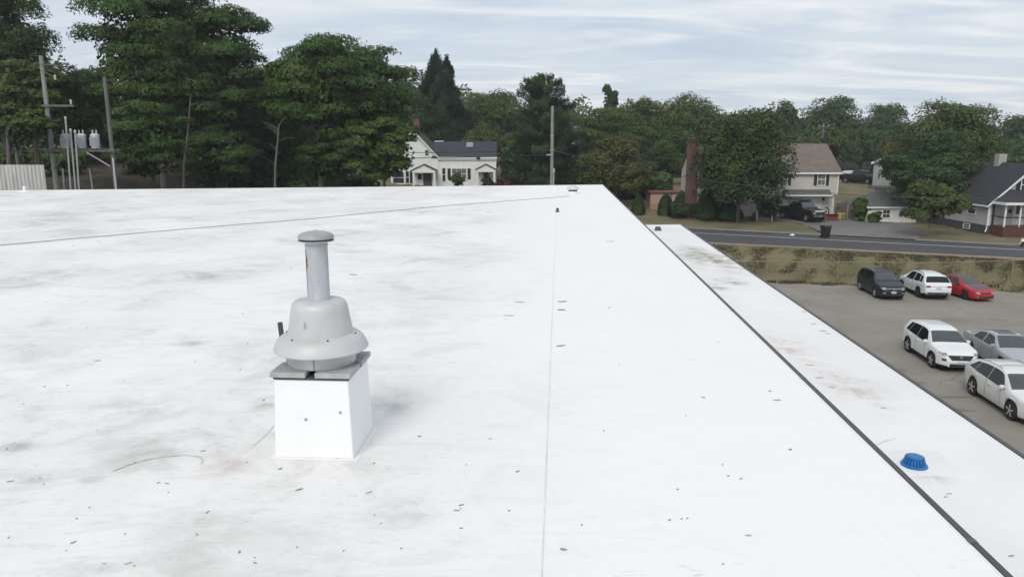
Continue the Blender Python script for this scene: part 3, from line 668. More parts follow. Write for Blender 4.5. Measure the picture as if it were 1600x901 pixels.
for xx in (x0+.32, 44.35, 47.2, x1): MB().box(xx-.06, xx+.06, py0+.04, py0+.16, 2.0 if xx == 44.35 else 3.06, 5.0).build('porch_post', m_trim, h)
MB().box(x0+.30, x0+.42, y0-.16, y0-.03, 3.06, 5.0).build('porch_post', mat('dark railing', (.045, .028, .028), .6), h)
b = MB(); ex0, ex1, ez = x0+.02, x1+.4, 5.17
b.add([(ex0, py0-.25, ez), (ex1, py0-.25, ez), (ex1, y0-.001, ez+.0), (ex0, y0-.001, ez), (ex0+1.5, y0-.001, 6.2), (ex1-1.5, y0-.001, 6.2)], [(3, 2, 1, 0), (0, 1, 5, 4), (1, 2, 5), (0, 4, 3), (3, 4, 5, 2)])
b.build('porch_roof', m_rblack, h)
b = MB(); b.box(ex0-.02, ex1, py0-.31, py0-.252, ez-.19, ez+.03); b.box(ex0-.07, ex0-.005, py0-.31, y0-.3, ez-.19, ez+.03); b.build('porch_fascia', m_trim, h)
door(h, 44.95, 45.85, 3.07, 5.0, y0, m_trim)
MB().box(44.45, 44.70, y0-.06, y0, 4.1, 4.45).build('letter_box', m_shut, h)
b = MB()
for k in range(4): b.box(47.4, 48.8, py0-.25-k*.3, py0+.0, 2.2, 2.9-k*.17)
b.build('porch_steps', MATS['dark red deck'], h)

# small hip roofed garage
h = thing('small_garage', 'small white garage with grey hipped roof beyond the driveway', 'garage', (0, 0, 0))
ga = G(1349, 349, 2.35); gx0, gy0 = ga.x, 75.6
gx0 = W(1357, 322, gy0).x; gx1 = gx0+5.0; gze = W(1357, 323, gy0).z; gy1 = gy0+5.6
MB().box(gx0, gx1, gy0, gy1, 1.6, gze).build('wall', m_white, h)
b = MB(); o_ = .25; ap = W(1382, 300, gy0+2.8).z; ap = max(ap, gze+1.4)
b.add([(gx0-o_, gy0-o_, gze), (gx1+o_, gy0-o_, gze), (gx1+o_, gy1+o_, gze), (gx0-o_, gy1+o_, gze), ((gx0+gx1)/2-.5, (gy0+gy1)/2, ap), ((gx0+gx1)/2+.5, (gy0+gy1)/2, ap)], [(3, 2, 1, 0), (0, 1, 5, 4), (1, 2, 5), (2, 3, 4, 5), (3, 0, 4)]); b.build('roof', m_rgrey, h)
b = MB(); b.box(gx0-.28, gx1+.28, gy0-.29, gy0-.252, gze-.14, gze+.015); b.build('fascia', m_trim, h)
window(h, gx0+1.55, gx0+2.25, gze-1.1, gze-.35, gy0, (2, 1), None)
gd = MB().box(gx0+2.7, gx0+4.8, gy0-.05, gy0+.01, 2.2, gze-.2).build('garage_door', m_trim, h)

# distant house on a stone retaining wall
h = thing('hillside_house', 'distant grey green house with one white window above a stone wall', 'house', (0, 0, 0))
HY = 101.5; a = W(1364, 254, HY); zb_ = W(1366, 288, HY).z; xe = a.x+.2
MB().box(xe, xe+8.5, HY, HY+5, zb_-.3, a.z).build('wall', m_greyg, h)
b = MB(); b.extr([(xe, HY, a.z+.001), (xe+8.5, HY, a.z+.001), (xe+4.25, HY, a.z+2.0)], (0, .2, 0)); b.build('gable', m_greyg, h)
gable_roof_y(h, xe, xe+8.5, HY, HY+5, a.z, a.z+2.05, mat('pale edge shingle', (.30, .31, .31), .9, var=.2), .35)
b = MB(); k = 2.05/4.25
b.extr([(xe-.4, HY-.42, a.z-.4*k-.05), (xe+4.25, HY-.42, a.z+2.0), (xe+4.25, HY-.42, a.z+2.22), (xe-.4, HY-.42, a.z-.4*k+.2)], (0, .06, 0)); b.build('trim', m_trim, h)
window(h, xe+1.3, xe+2.1, a.z-1.75, a.z-.6, HY, (2, 2)); window(h, xe+5.3, xe+6.2, a.z-1.75, a.z-.6, HY, (2, 2))
pv = Vector((xe, HY, 0)); h.rotation_euler = (0, 0, -R(25)); h.location = pv - Matrix.Rotation(-R(25), 3, 'Z') @ pv
t = thing('retaining_wall', 'low grey stone retaining wall below the distant grey green house', 'wall', (xe-.9, HY-1.4, 0))
zt_ = W(1360, 290, HY-1.4).z
rw = random.Random(4)
sm = [mat('fieldstone %d' % k, c, .95, var=.3, vscale=5) for k, c in enumerate(((.20, .19, .175), (.15, .145, .135), (.25, .235, .21)))]
MB().box(.02, 7.5, .06, .7, zt_-2.6, zt_-.05).build('core', sm[1], t)
smesh = []
for k in range(9):
    bb = MB(); n = 7; pp = [((.5+rw.uniform(-.04, .0))*math.cos(2*PI*i/n+.3), (.5+rw.uniform(-.06, .0))*math.sin(2*PI*i/n+.3)) for i in range(n)]
    bb.add([(x, -.5, y) for x, y in pp]+[(x*.8, -.68, y*.8) for x, y in pp], [tuple(range(n)), tuple(range(n, 2*n))[::-1]]+[(i, n+i, n+(i+1) % n, (i+1) % n) for i in range(n)])
    me = bb.mesh('stone'); me.materials.append(sm[k % 3]); smesh.append(me)
for r_ in range(5):
    xx = 0
    while xx < 7.3:
        l_ = rw.uniform(.45, .85); o = inst('stone', rw.choice(smesh), t, (xx+l_/2, .35, zt_-.28-r_*.5), 0, (l_*1.02, .6, .52)); xx += l_

# white farmhouse by the far road
h = thing('white_farmhouse', 'white clapboard farmhouse with blue black roof and two small gabled porches', 'house', (0, 0, 0))
z0_ = 4.3
MB().box(-10.0, -2.15, 100, 106, z0_, 8.42).build('wing_wall', m_white, h)
b = MB()
for xx in (-2.25,): b.extr([(xx, 100, 8.421), (xx, 106, 8.421), (xx, 103, 10.25)], (.1, 0, 0))
b.build('gable_end', m_white, h)
rf = gable_roof_x(h, -10.6, -2.2, 100, 106, 8.42, 10.32, m_rslate, .15, name='wing_roof')
MB().extr([(-6.2, 101.55, 9.62), (-5.3, 101.55, 9.62), (-5.3, 102.5, 10.24), (-6.2, 102.5, 10.24)], (0, -.06, .1)).build('roof_patch', mat('pale roof patch', (.24, .25, .27), .8), rf)
MB().box(-10.6, -9.4, 102.9, 103.1, 10.42, 10.54).build('ridge_flashing', m_trim, rf)
b = MB(); b.box(-10.0, -2.0, 99.72, 99.85, 8.17, 8.40); b.box(-10, -2.1, 99.86, 100.0, 7.95, 8.16); b.box(-2.30, -2.12, 99.95, 100.1, z0_, 7.94); b.box(-10.05, -9.85, 99.90, 99.998, z0_, 7.94); b.build('trim', m_trim, h)
MB().box(-4.75, -4.25, 99.68, 99.715, 8.12, 8.42).build('gutter_gap', m_shut, h)
MB().box(-16.3, -9.95, 99.99, 110, z0_, 8.44).build('main_wall', m_white, h)
b = MB(); b.extr([(-16.3, 99.99, 8.441), (-9.95, 99.99, 8.441), (-13.12, 99.99, 11.75)], (0, .15, 0)); b.build('main_gable', m_white, h)
gable_roof_y(h, -16.3, -9.95, 99.99, 110, 8.44, 11.85, m_rdkgreen, .28, name='main_roof')
b = MB(); k = 3.41/3.175
for s, xa in ((1, -16.6), (-1, -9.65)):
    za = 8.44-.3*k; b.extr([(xa, 99.66, za-.12), (-13.125, 99.66, 11.85-.1), (-13.125, 99.66, 11.97), (xa, 99.66, za+.12)], (0, .05, 0))
b.build('rake_trim', m_trim, h)
window(h, -11.6, -11.15, 8.6, 9.3, 99.99, (2, 2), fw=.09)
ch = MB().box(-13.55, -12.75, 103.4, 104.4, 11.2, 13.25).build('chimney', m_brick, h); MB().box(-13.62, -12.68, 103.33, 104.47, 13.25, 13.42).build('chimney_cap', m_brick, ch)
for (xa, xb, zt__, zp) in ((-13.2, -10.15, 6.62, 7.42), (-4.75, -2.2, 6.72, 7.45)):
    pr = MB(); xm_ = (xa+xb)/2
    for s, xe_ in ((1, xa-.15), (-1, xb+.15)): pr.extr([(xe_, 98.5, zt__), (xm_, 98.5, zp), (xm_, 98.5, zp+.1), (xe_, 98.5, zt__+.1)], (0, 1.48, 0))
    pr.build('porch_roof', m_rdkgreen, h)
    b = MB(); b.extr([(xa, 98.62, zt__-.02), (xb, 98.62, zt__-.02), (xm_, 98.62, zp-.03)], (0, .1, 0)); b.box(xa-.05, xb+.05, 98.55, 98.7, zt__-.25, zt__-.03); b.build('porch_gable', m_trim, h)
    for xx in (xa+.15, xb-.15): MB().box(xx-.13, xx+.13, 98.6, 98.86, z0_, zt__-.26).build('porch_post', m_trim, h)
door(h, -12.8, -12.0, z0_+.2, 6.35, 99.99, m_trim); MB().box(-11.95, -10.8, 99.93, 99.989, z0_+.2, 6.4).build('dark_entry', mat('brown storm door', (.075, .06, .06), .6), h)
door(h, -3.9, -3.05, z0_+.2, 6.55, 100, mat('green grey door', (.16, .19, .18), .5))
window(h, -8.05, -6.15, 5.5, 6.85, 100, (3, 1), m_curtain, fw=.16, shutters=.42)
window(h, -9.35, -8.95, 5.2, 6.95, 100, (1, 1), None, fw=.1)
window(h, -16.0, -14.55, 4.95, 6.4, 99.99, (1, 1), None, fw=.15); window(h, -14.28, -13.85, 4.95, 6.5, 99.99, (1, 1), None, fw=.1)
MB().box(-13.72, -13.25, 99.94, 99.985, 4.9, 6.6).build('shutter', m_shut, h)

# salmon garden shed
h = thing('garden_shed', 'salmon coloured board shed with red roof edge behind clipped bushes', 'shed', (0, 0, 0))
sx0, sx1 = W(1016, 320, 86).x, W(1062, 320, 86).x; szt = W(1030, 300, 86).z
m_sal = mat('salmon board', (.46, .27, .19), .8, var=.2, vscale=2, stretch=(.3, 1, 4)); m_sal2 = mat('pale salmon board', (.52, .37, .29), .8, var=.15, vscale=2)
MB().box(sx0+.05, sx1+4-.05, 86.05, 89, 1.8, szt).build('wall', m_sal, h)
nb = 9
for k in range(nb):
    za = 2.3+(szt-2.3)*k/nb; zc = 2.3+(szt-2.3)*(k+1)/nb-.02
    MB().box(sx0, sx1+4, 86.0, 86.045, za, zc).build('board', m_sal if k < nb//2 else m_sal2, h)
MB().extr([(sx0-.2, 85.8, szt-.02), (sx0-.2, 87.5, szt+.10), (sx0-.2, 89.2, szt-.02), (sx0-.2, 89.2, szt-.1), (sx0-.2, 85.8, szt-.1)], (sx1-sx0+4.4, 0, 0)).build('roof', mat('dark red roofing', (.16, .04, .04), .8), h)
MB().box(sx0+2.35, sx0+2.45, 85.95, 85.998, 2.0, szt-.1).build('trim', mat('brown post', (.10, .07, .05), .8), h)

# ------------------------------------------------------------------ trees and shrubs
LM = {
 'dark': leafmat('dark broad leaf', (0.037, 0.079, 0.023), (0.082, 0.158, 0.041), (0.117, 0.184, 0.049)),
 'locust': leafmat('locust leaf', (0.040, 0.094, 0.023), (0.087, 0.168, 0.038), (0.135, 0.184, 0.049)),
 'mid': leafmat('mid green leaf', (0.049, 0.094, 0.022), (0.107, 0.174, 0.038), (0.162, 0.184, 0.052)),
 'maple': leafmat('maple leaf', (0.033, 0.066, 0.020), (0.070, 0.122, 0.031), (0.135, 0.174, 0.041)),
 'lime': leafmat('yellow green leaf', (0.082, 0.122, 0.022), (0.167, 0.184, 0.041), (0.167, 0.184, 0.055)),
 'russet': leafmat('russet tinged leaf', (0.070, 0.079, 0.024), (0.148, 0.153, 0.041), (0.167, 0.174, 0.055)),
 'spruce': leafmat('spruce needle', (0.021, 0.050, 0.023), (0.045, 0.088, 0.041), (0.065, 0.115, 0.052)),
 'pine': leafmat('pine needle', (0.028, 0.066, 0.022), (0.065, 0.127, 0.038), (0.098, 0.174, 0.049)),
 'hedge': leafmat('clipped yew leaf', (0.026, 0.052, 0.017), (0.052, 0.096, 0.028), (0.070, 0.122, 0.033)),
 'red': leafmat('red shrub leaf', (0.167, 0.029, 0.022), (0.167, 0.050, 0.038), (0.167, 0.088, 0.069)),
 'pale': leafmat('pale green leaf', (0.070, 0.110, 0.031), (0.143, 0.184, 0.052), (0.167, 0.184, 0.072)),
}
m_bark = mat('grey brown bark', (.105, .090, .075), .95, var=.5, vscale=5, stretch=(1, 1, .3), bump=.6, bscale=14)
m_barkl = mat('pale bark', (.17, .155, .135), .95, var=.4, vscale=5, stretch=(1, 1, .3), bump=.4, bscale=14)
LEAFPX = 2.4
def leafcloud(P, Nn, l, wd, R_, CN=None):
    n = len(P); CN = Nn if CN is None else CN; CN = CN+.22*np.linalg.norm(CN, axis=1, keepdims=True)*R_.randn(n, 3); CN = CN/(np.linalg.norm(CN, axis=1, keepdims=True)+1e-9); Nn = Nn/(np.linalg.norm(Nn, axis=1, keepdims=True)+1e-9); Nn = Nn*np.where((Nn*CN).sum(1, keepdims=True) < 0, -1., 1.)+.35*CN; Nn = Nn/(np.linalg.norm(Nn, axis=1, keepdims=True)+1e-9); r = R_.randn(n, 3)
    t = np.cross(Nn, r); t /= np.linalg.norm(t, axis=1, keepdims=True)+1e-9; b_ = np.cross(Nn, t)
    s = R_.uniform(.7, 1.3, (n, 1)); L = t*l*s/2; B = b_*wd*s/2
    v = np.stack([P-L, P-B-L*.15+Nn*l*.06, P+L, P+B-L*.15+Nn*l*.06], 1).reshape(-1, 3)
    return v, np.repeat(CN, 4, 0)
def leafmesh(name, V, m):
    v = np.concatenate([q_[0] for q_ in V]); c = np.concatenate([q_[1] for q_ in V]); me = npmesh(name, v, np.arange(len(v)).reshape(-1, 4), m)
    a = me.attributes.new('leaf_normal', 'FLOAT_VECTOR', 'POINT'); a.data.foreach_set('vector', c.astype(np.float32).ravel()); return me
def unit(n, R_):
    d = R_.randn(n, 3); return d/np.linalg.norm(d, axis=1, keepdims=True)
def crown_mesh(kind, hw, hh, Y_, seed, m, dens=1.0, hwy=None):
    """local coordinates: base of the crown at z 0, hw half width, hh height"""
    R_ = np.random.RandomState(seed); hwy = hwy or hw
    l = LEAFPX*(1 if Y_ < 90 else .84)*Y_/736.; wd = l*.62
    area = 2*hw*hh*.8; hw *= 1.06 if kind in ('round', 'open') else 1.; n_tot = int(np.clip(7.0*dens*area/(.5*l*wd), 300, 80000)); V = []; cl = []
    if kind in ('round', 'open', 'bush'):
        K = int({'round': 62, 'open': 42, 'bush': 22}[kind]*np.clip(hw*hh/30, .5, 1.6))
        lob = unit(7, R_); amp = R_.uniform(-.30, .18, 7)*(.25 if kind == 'round' else 1)
        if kind != 'bush': amp[:3] = -np.abs(amp[:3])*1.15
        for k in range(K):
            d = unit(1, R_)[0]
            if d[2] < -.75: d[2] *= -1
            e = 1+sum(a_*max(0, float(d @ q_))**3 for a_, q_ in zip(amp, lob))
            r = R_.uniform(.45, .90)*e
            if kind == 'round': wz = (1-.12*max(0, d[2]))
            else: wz = 1.0
            c = np.array([d[0]*hw*r*wz, d[1]*hwy*r*wz, hh*.5+d[2]*hh*.5*r])
            rc = R_.uniform(.19, .33)*min(hw, hh*.5)*(1.25 if kind == 'bush' else 1)
            an = {'round': (1.1, 1.1, .8), 'open': (1.35, 1.35, .46), 'bush': (1, 1, .9)}[kind]
            cl.append((c, rc, an, rc*rc))
        tot = sum(c_[3] for c_ in cl)
        for c, rc, an, wgt in cl:
            n = int(n_tot*.80*wgt/tot)+8; d = unit(n, R_); d[:, 2] = np.where(d[:, 2] < -.5, -d[:, 2], d[:, 2])
            rr_ = R_.uniform(.45, 1.0, (n, 1))**.6*(1+.22*np.sin(d[:, :1]*7+c[0]*3)*np.cos(d[:, 1:2]*6+c[1]*2))
            P = c + d*rr_*rc*np.array(an)
            V.append(leafcloud(P, d*.7+np.array([0, 0, .5])+.6*R_.randn(n, 3), l, wd, R_, d*.85+(P-np.array([0, 0, hh*.5]))/np.array([hw, hwy, hh*.5])*.55+np.array([0, 0, .40])))
        n = int(n_tot*.07); d = unit(n, R_); P = np.array([0, 0, hh*.48]) + d*R_.uniform(.1, .70, (n, 1))*np.array([hw, hwy, hh*.5])  # oversized inner leaves added to block light and darken the crown's gaps
        V.append(leafcloud(P, d+R_.randn(n, 3), l*2.0, l*1.5, R_, d+np.array([0, 0, .3])))
    elif kind in ('pine', 'spruce'):
        nw = int(np.clip(hh/ (.62 if kind == 'spruce' else .85), 9, 26)); br = []
        for i in range(nw):
            f = (i+.3)/nw
            rad = hw*((1-f)**.85 if kind == 'spruce' else (.62+.40*math.sin(min(1, f*1.25)*PI*.62))*(1-f**9)*R_.uniform(.62, 1.08))
            for k in range(R_.randint(6, 9)):
                a = R_.uniform(0, 2*PI); br.append((f*hh*(.97), a, rad*R_.uniform(.72, 1.06)))
        wsum = sum(b_[2]+.15 for b_ in br)
        for z, a, rad in br:
            n = int(n_tot*(rad+.15)/wsum)+6; t = R_.beta(1.7, 1.1, n); dr_ = np.array([math.cos(a), math.sin(a)])
            up = (.22 if kind == 'pine' else -.28)
            sp_ = (.10+.20*t*(1.15-t)*3)*max(rad, .5)*.55
            off = R_.randn(n)*sp_*.5
            x = dr_[0]*t*rad - dr_[1]*off; y = dr_[1]*t*rad + dr_[0]*off
            zz = z + up*rad*t*t + (0 if kind == 'pine' else .12*rad*t) + R_.randn(n)*.045*hw
            P = np.stack([x, y*hwy/hw, zz], 1)
            V.append(leafcloud(P, np.array([0, 0, .55])+.7*R_.randn(n, 3), l*1.35, wd*.7, R_, np.stack([dr_[0]*(.3+.5*t), dr_[1]*(.3+.5*t), .55+.25*R_.randn(n)], 1)))
        n = 20; P = np.stack([R_.randn(n)*.06*hw*.4, R_.randn(n)*.06*hw*.4, hh*R_.uniform(.9, 1.0, n)], 1); V.append(leafcloud(P, R_.randn(n, 3), l*1.3, wd*.6, R_))
    elif kind in ('cone', 'dome', 'block'):
        n = int(n_tot*1.6); u = R_.uniform(0, 1, n); a = R_.uniform(0, 2*PI, n)
        if kind == 'block':
            d = R_.uniform(-1, 1, (n, 3)); ax_ = R_.randint(0, 3, n); sgn = np.where(R_.rand(n) < .5, -1., 1.); d[np.arange(n), ax_] = sgn
            d *= R_.uniform(.9, 1.03, (n, 1)); P = np.stack([d[:, 0]*hw, d[:, 1]*hwy, hh*.5+d[:, 2]*hh*.5], 1); Nn = d
        else:
            rad = (1-u**2.2)**.6 if kind == 'dome' else (1-u)**.72*(.75+.25*np.sin(np.minimum(1, u*3)*PI/2))
            rad = rad*R_.uniform(.88, 1.04, n); P = np.stack([np.cos(a)*rad*hw, np.sin(a)*rad*hwy, u*hh], 1); Nn = np.stack([np.cos(a), np.sin(a), .3+u], 1)
        V.append(leafcloud(P, Nn+.45*R_.randn(n, 3), l, wd, R_, Nn))
        n2 = 260; d = unit(n2, R_); P = np.array([0, 0, hh*.45])+d*R_.uniform(.2, .62, (n2, 1))*np.array([hw, hwy, hh*.48]); V.append(leafcloud(P, d, min(hw, hh)*.5, min(hw, hh)*.4, R_))  # oversized leaves added inside to block light through the clipped crown
    return leafmesh('crown', V, LM[m]), cl
seed_ = [100]
def tree(name, label, px, ytop, ybot, hwpx, Y_, kind, m, group=None, trunk_r=.2, bark=None, dens=1., limbs=6, cat='tree', deep=.9):
    seed_[0] += 1; R_ = random.Random(seed_[0])
    top = W(px, ytop, Y_); bot = W(px, ybot, Y_); gz = tz(top.x, Y_); hw = hwpx*Y_/FPX
    zb_ = max(bot.z, gz-.2 if kind in ('cone', 'dome', 'block', 'bush') else gz+.4); hh = top.z-zb_
    t = thing(name, label, cat, (top.x, Y_, gz), 0, group)
    me, cl = crown_mesh(kind, hw, hh, Y_, seed_[0], m, dens, hw*deep); o = bpy.data.objects.new('crown', me); link(o, t); o.location = (0, 0, zb_-gz)
    base = zb_-gz
    if kind in ('cone', 'dome', 'block'):
        MB().tube((0, 0, -.3), (0, 0, base+hh*.6), .06, .03, 6).build('stem', m_bark, t); return t
    b = MB(); hx = R_.uniform(-.3, .3)
    if kind in ('pine', 'spruce'):
        b.path([(0, 0, -.4), (0, 0, base+hh*.5), (0, 0, base+hh*.97)], [trunk_r, trunk_r*.6, .03], 8)
        for k in range(26):
            z = base+hh*R_.uniform(.05, .8); a = R_.uniform(0, 2*PI); r = hw*.6*(1-(z-base)/hh*.8); b.tube((0, 0, z), (r*math.cos(a), r*math.sin(a), z+(.1 if kind == 'pine' else -.2)*r), .045, .012, 5)
    else:
        zf = base+hh*.30
        b.path([(0, 0, -.4), (hx*.2, .05, base*.5), (hx*.6, .1, zf), (hx, .1, base+hh*.72)], [trunk_r*1.15, trunk_r*.95, trunk_r*.7, trunk_r*.15], 9)
        cs = sorted(cl, key=lambda c_: -c_[1]); R_.shuffle(cs)
        for c, rc, an, wg in cs[:limbs*2]:
            c = Vector(c)+Vector((0, 0, base)); s0 = Vector((hx*.6, .1, base+hh*R_.uniform(.08, .42))); mid = s0.lerp(c, .5)+Vector((0, 0, -.08*(c-s0).length))
            b.path([s0, mid, c], [trunk_r*.38, trunk_r*.22, trunk_r*.06], 6)
    b.build('trunk', bark or m_bark, t, 50)
    return t
T = tree
WB = 'trees on the wooded bank beyond the roof'
# wooded bank beyond the roof edge
T('oak_tree', 'tall dark tree at the roof corner side, top out of frame, beside a sky gap', -28, -60, 250, 92, 66, 'round', 'dark', WB, .35)
T('young_maple', 'pale green layered tree behind the corrugated fence', 38, 66, 235, 62, 53.5, 'open', 'pale', WB, .13)
T('young_maple', 'small leafy sapling whose boughs cross the weathered pole above the fence', 42, 160, 222, 46, 48.6, 'open', 'mid', WB, .08, dens=.9)
T('locust_tree', 'tallest locust with layered foliage, above the grey transformers', 222, -80, 240, 104, 62, 'open', 'locust', WB, .3, m_barkl, dens=1.1)
T('locust_tree', 'dense locust whose crown leans to the sky gap beside the layered locust', 318, -45, 262, 85, 64, 'open', 'dark', WB, .3, dens=1.1)
T('oak_tree', 'dark rounded tree filling the dip between the two big locusts', 398, 95, 285, 70, 74, 'round', 'dark', WB, .25)
T('locust_tree', 'wide locust with feathery top standing over the grey road gap', 490, 38, 230, 98, 63, 'open', 'locust', WB, .28, m_barkl, dens=1.1)
T('locust_tree', 'locust with stepped crown falling towards the white farmhouse', 574, 56, 250, 72, 66, 'open', 'locust', WB, .25, dens=1.05)
T('young_maple', 'low leafy tree hanging over the white farmhouse windows', 598, 178, 296, 66, 60, 'open', 'mid', WB, .14)
T('young_maple', 'low broad tree between the pale bare trunk and the farmhouse tree', 520, 190, 300, 55, 62, 'open', 'dark', WB, .14)
T('young_maple', 'low bright leafed tree right beside the transformer pole', 225, 150, 296, 72, 55, 'open', 'locust', WB, .14)
T('young_maple', 'low dark leafed tree between the locust trunk and the pale bare trunk', 345, 180, 300, 66, 62, 'open', 'dark', WB, .14)
T('oak_tree', 'dark tree standing behind the transformer platform', 120, 95, 262, 60, 72, 'round', 'dark', WB, .22)
T('oak_tree', 'dark tree behind the layered pine', 10, 90, 275, 70, 76, 'round', 'dark', WB, .22)
T('oak_tree', 'dark tree in deep shade behind the bright low tree', 262, 100, 290, 80, 80, 'round', 'dark', WB, .22)
T('oak_tree', 'dark tree behind the wide feathery locust', 470, 130, 262, 90, 84, 'round', 'dark', WB, .22)
T('round_tree', 'dark round tree between the stepped locust and the twin topped spruce', 628, 118, 262, 52, 112, 'round', 'dark', None, .25)
# middle distance
T('spruce_tree', 'dark blue green spruce with a twin pointed top behind the farmhouse', 680, 76, 285, 88, 116, 'spruce', 'spruce', None, .3, dens=1.3)
T('spruce_tree', 'slimmer second point of the dark spruce, just beside its top', 698, 84, 230, 56, 117, 'spruce', 'spruce', None, .2, dens=1.2)
T('round_tree', 'rounded green tree on the skyline between spruce and tall pine', 772, 138, 270, 60, 128, 'round', 'mid', None, .25)
T('large_shrub', 'bright yellow green shrub row top behind the blue black roof', 752, 193, 288, 44, 110, 'bush', 'lime', None, .12)
T('large_shrub', 'yellow green shrub between the farmhouse roof end and the utility pole', 805, 202, 290, 36, 109, 'bush', 'lime', None, .12)
T('pine_tree', 'tall dark white pine with ragged branch tips behind the utility pole', 852, 112, 292, 66, 104, 'pine', 'pine', None, .3, dens=1.25)
T('round_tree', 'green tree with a small tuft of leaves rising above its crown', 952, 160, 300, 52, 108, 'open', 'mid', None, .25)
T('round_tree', 'slender tuft topped tree poking above the skyline past the tall pine', 955, 131, 190, 17, 124, 'bush', 'dark', None, .15, m_barkl)
T('round_tree', 'russet tinged tree standing before the wood beside the roof corner', 966, 214, 318, 58, 88, 'round', 'russet', None, .2)
T('round_tree', 'yellow green tree on the skyline before the broad olive one', 1012, 148, 260, 36, 120, 'round', 'mid', None, .22)
T('round_tree', 'broad olive green tree on the skyline behind the brick chimney', 1076, 144, 270, 66, 124, 'round', 'mid', None, .25)
T('round_tree', 'dark soft tree directly behind the brick chimney', 1048, 196, 300, 52, 104, 'round', 'dark', None, .22)
T('round_tree', 'shaded tree low behind the salmon shed', 985, 240, 322, 48, 96, 'round', 'dark', None, .2)
T('maple_tree', 'large dense rounded maple on the lawn before the beige house', 1164, 164, 344, 76, 76, 'round', 'maple', None, .22, dens=1.35, limbs=5)
# right skyline
SK = 'trees along the skyline behind the houses'
T('round_tree', 'dark domed tree on the skyline just past the maple top', 1226, 153, 280, 36, 138, 'round', 'dark', SK, .25)
T('round_tree', 'broadest dark tree on the skyline above the beige house roof', 1300, 149, 285, 58, 150, 'round', 'dark', SK, .3)
T('round_tree', 'dark tree on the skyline above the distant grey green house', 1386, 160, 290, 44, 152, 'round', 'dark', SK, .3)
T('round_tree', 'small dark tree on the skyline filling the gap below the broadest one', 1350, 200, 290, 45, 140, 'round', 'dark', SK, .25)
T('large_shrub', 'light green bushy tree growing behind the end of the beige house', 1294, 206, 310, 42, 95, 'bush', 'pale', None, .12)
T('round_tree', 'big olive tree rising behind the black roofed house', 1494, 155, 300, 78, 88, 'round', 'mid', None, .3)
T('round_tree', 'dark tree standing where the skyline meets the frame', 1602, 178, 290, 36, 135, 'round', 'dark', SK, .3)
T('round_tree', 'dark skyline tree behind the big olive tree', 1545, 200, 280, 44, 145, 'round', 'dark', SK, .3)
T('round_tree', 'dark tree further along behind the black roofed house', 1700, 175, 290, 70, 130, 'round', 'dark', SK, .3)
T('round_tree', 'dark olive tree joining the olive tree to the distant house', 1416, 208, 305, 40, 92, 'round', 'russet', None, .2)
T('spreading_tree', 'dark spreading tree between the small garage and the black roofed house', 1462, 196, 358, 68, 75, 'open', 'pine', None, .22, dens=1.35)
T('young_maple', 'small bright green street tree with thin pale stem by the road', 1461, 273, 354, 50, 65, 'round', 'pale', None, .07, m_barkl, dens=1.7, limbs=4)
# pale bare trunk
def bare(label, pxs, Y_, r, twigs, seed):
    R_ = random.Random(seed); P = [W(x, y, Y_) for x, y in pxs]; gz = tz(P[0].x, Y_); o = Vector((P[0].x, Y_, gz))
    t = thing('bare_tree', label, 'tree', o); b = MB(); Q = [p-o for p in P]; Q[0].z = -.4
    b.path(Q, [r*(1-.65*i/(len(Q)-1)) for i in range(len(Q))], 8)
    b.build('trunk', m_barkl, t, 50)
    for k in range(twigs):
        b = MB()
        i = R_.randint(1, len(Q)-2); s0 = Q[i].lerp(Q[i+1], R_.random()); a = R_.choice((0, PI))+R_.uniform(-1.2, 1.2); ln = R_.uniform(.5, 1.7); e = s0+Vector((math.cos(a)*ln, math.sin(a)*ln, R_.uniform(.1, 1.2)))
        mid = s0.lerp(e, .5)+Vector((0, 0, .12)); b.path([s0, mid, e], [r*.22, r*.15, .008], 5); b.build('branch', m_barkl, t)
bare('pale bare trunk with short dead branches before the grey road gap', [(420, 300), (430, 262), (433, 230), (436, 195)], 57, .12, 9, 2)
bare('slender leaning pale trunk beside the low dark leafed tree', [(276, 300), (287, 255), (293, 210), (298, 150)], 55, .11, 4, 5)
bare('bleached trunk just above the corrugated fence', [(14, 290), (14, 245), (10, 195)], 52, .2, 3, 7)
bare('curved grey trunk beside the bleached one above the fence', [(36, 290), (27, 245), (22, 205), (22, 140)], 54, .17, 5, 9)

# hedges and shrubs
T('yew_bush', 'dark cone bush furthest from the brick chimney, at the roof corner', 998, 300, 334, 13, 83, 'cone', 'hedge', None, cat='bush')
T('yew_bush', 'dark clipped bush standing before the salmon shed', 1041, 302, 335, 12, 83, 'dome', 'hedge', None, cat='bush')
T('box_hedge', 'low dark rectangular hedge at the foot of the brick chimney', 1068, 317, 338, 20, 80.5, 'block', 'hedge', None, cat='hedge')
T('yew_bush', 'dark bush rising behind the low rectangular hedge', 1066, 299, 335, 14, 83, 'dome', 'hedge', None, cat='bush')
T('yew_bush', 'tall dark clipped bush touching the brick chimney', 1106, 293, 338, 16, 78.3, 'dome', 'hedge', None, cat='bush')
T('round_shrub', 'low dark shrub under the maple by the front window', 1140, 318, 341, 22, 78.2, 'dome', 'hedge', None, cat='bush')
T('round_shrub', 'low shrub between the porch steps and the garage', 1208, 310, 344, 18, 78.0, 'bush', 'maple', None, cat='bush')
T('sloping_shrub', 'leafy shrub sprawling beside the small white garage', 1348, 308, 349, 20, 76.5, 'bush', 'mid', None, cat='bush', dens=1.3)
T('sloping_shrub', 'low spill of leaves at the edge of the grey driveway', 1368, 330, 351, 14, 75.1, 'bush', 'mid', None, cat='bush', dens=1.3)
T('round_shrub', 'dark round shrub before the wide farmhouse window', 714, 266, 296, 14, 97, 'bush', 'mid', None, cat='bush')
T('round_shrub', 'low dark shrub before the small farmhouse porch', 762, 275, 296, 14, 96, 'bush', 'hedge', None, cat='bush')
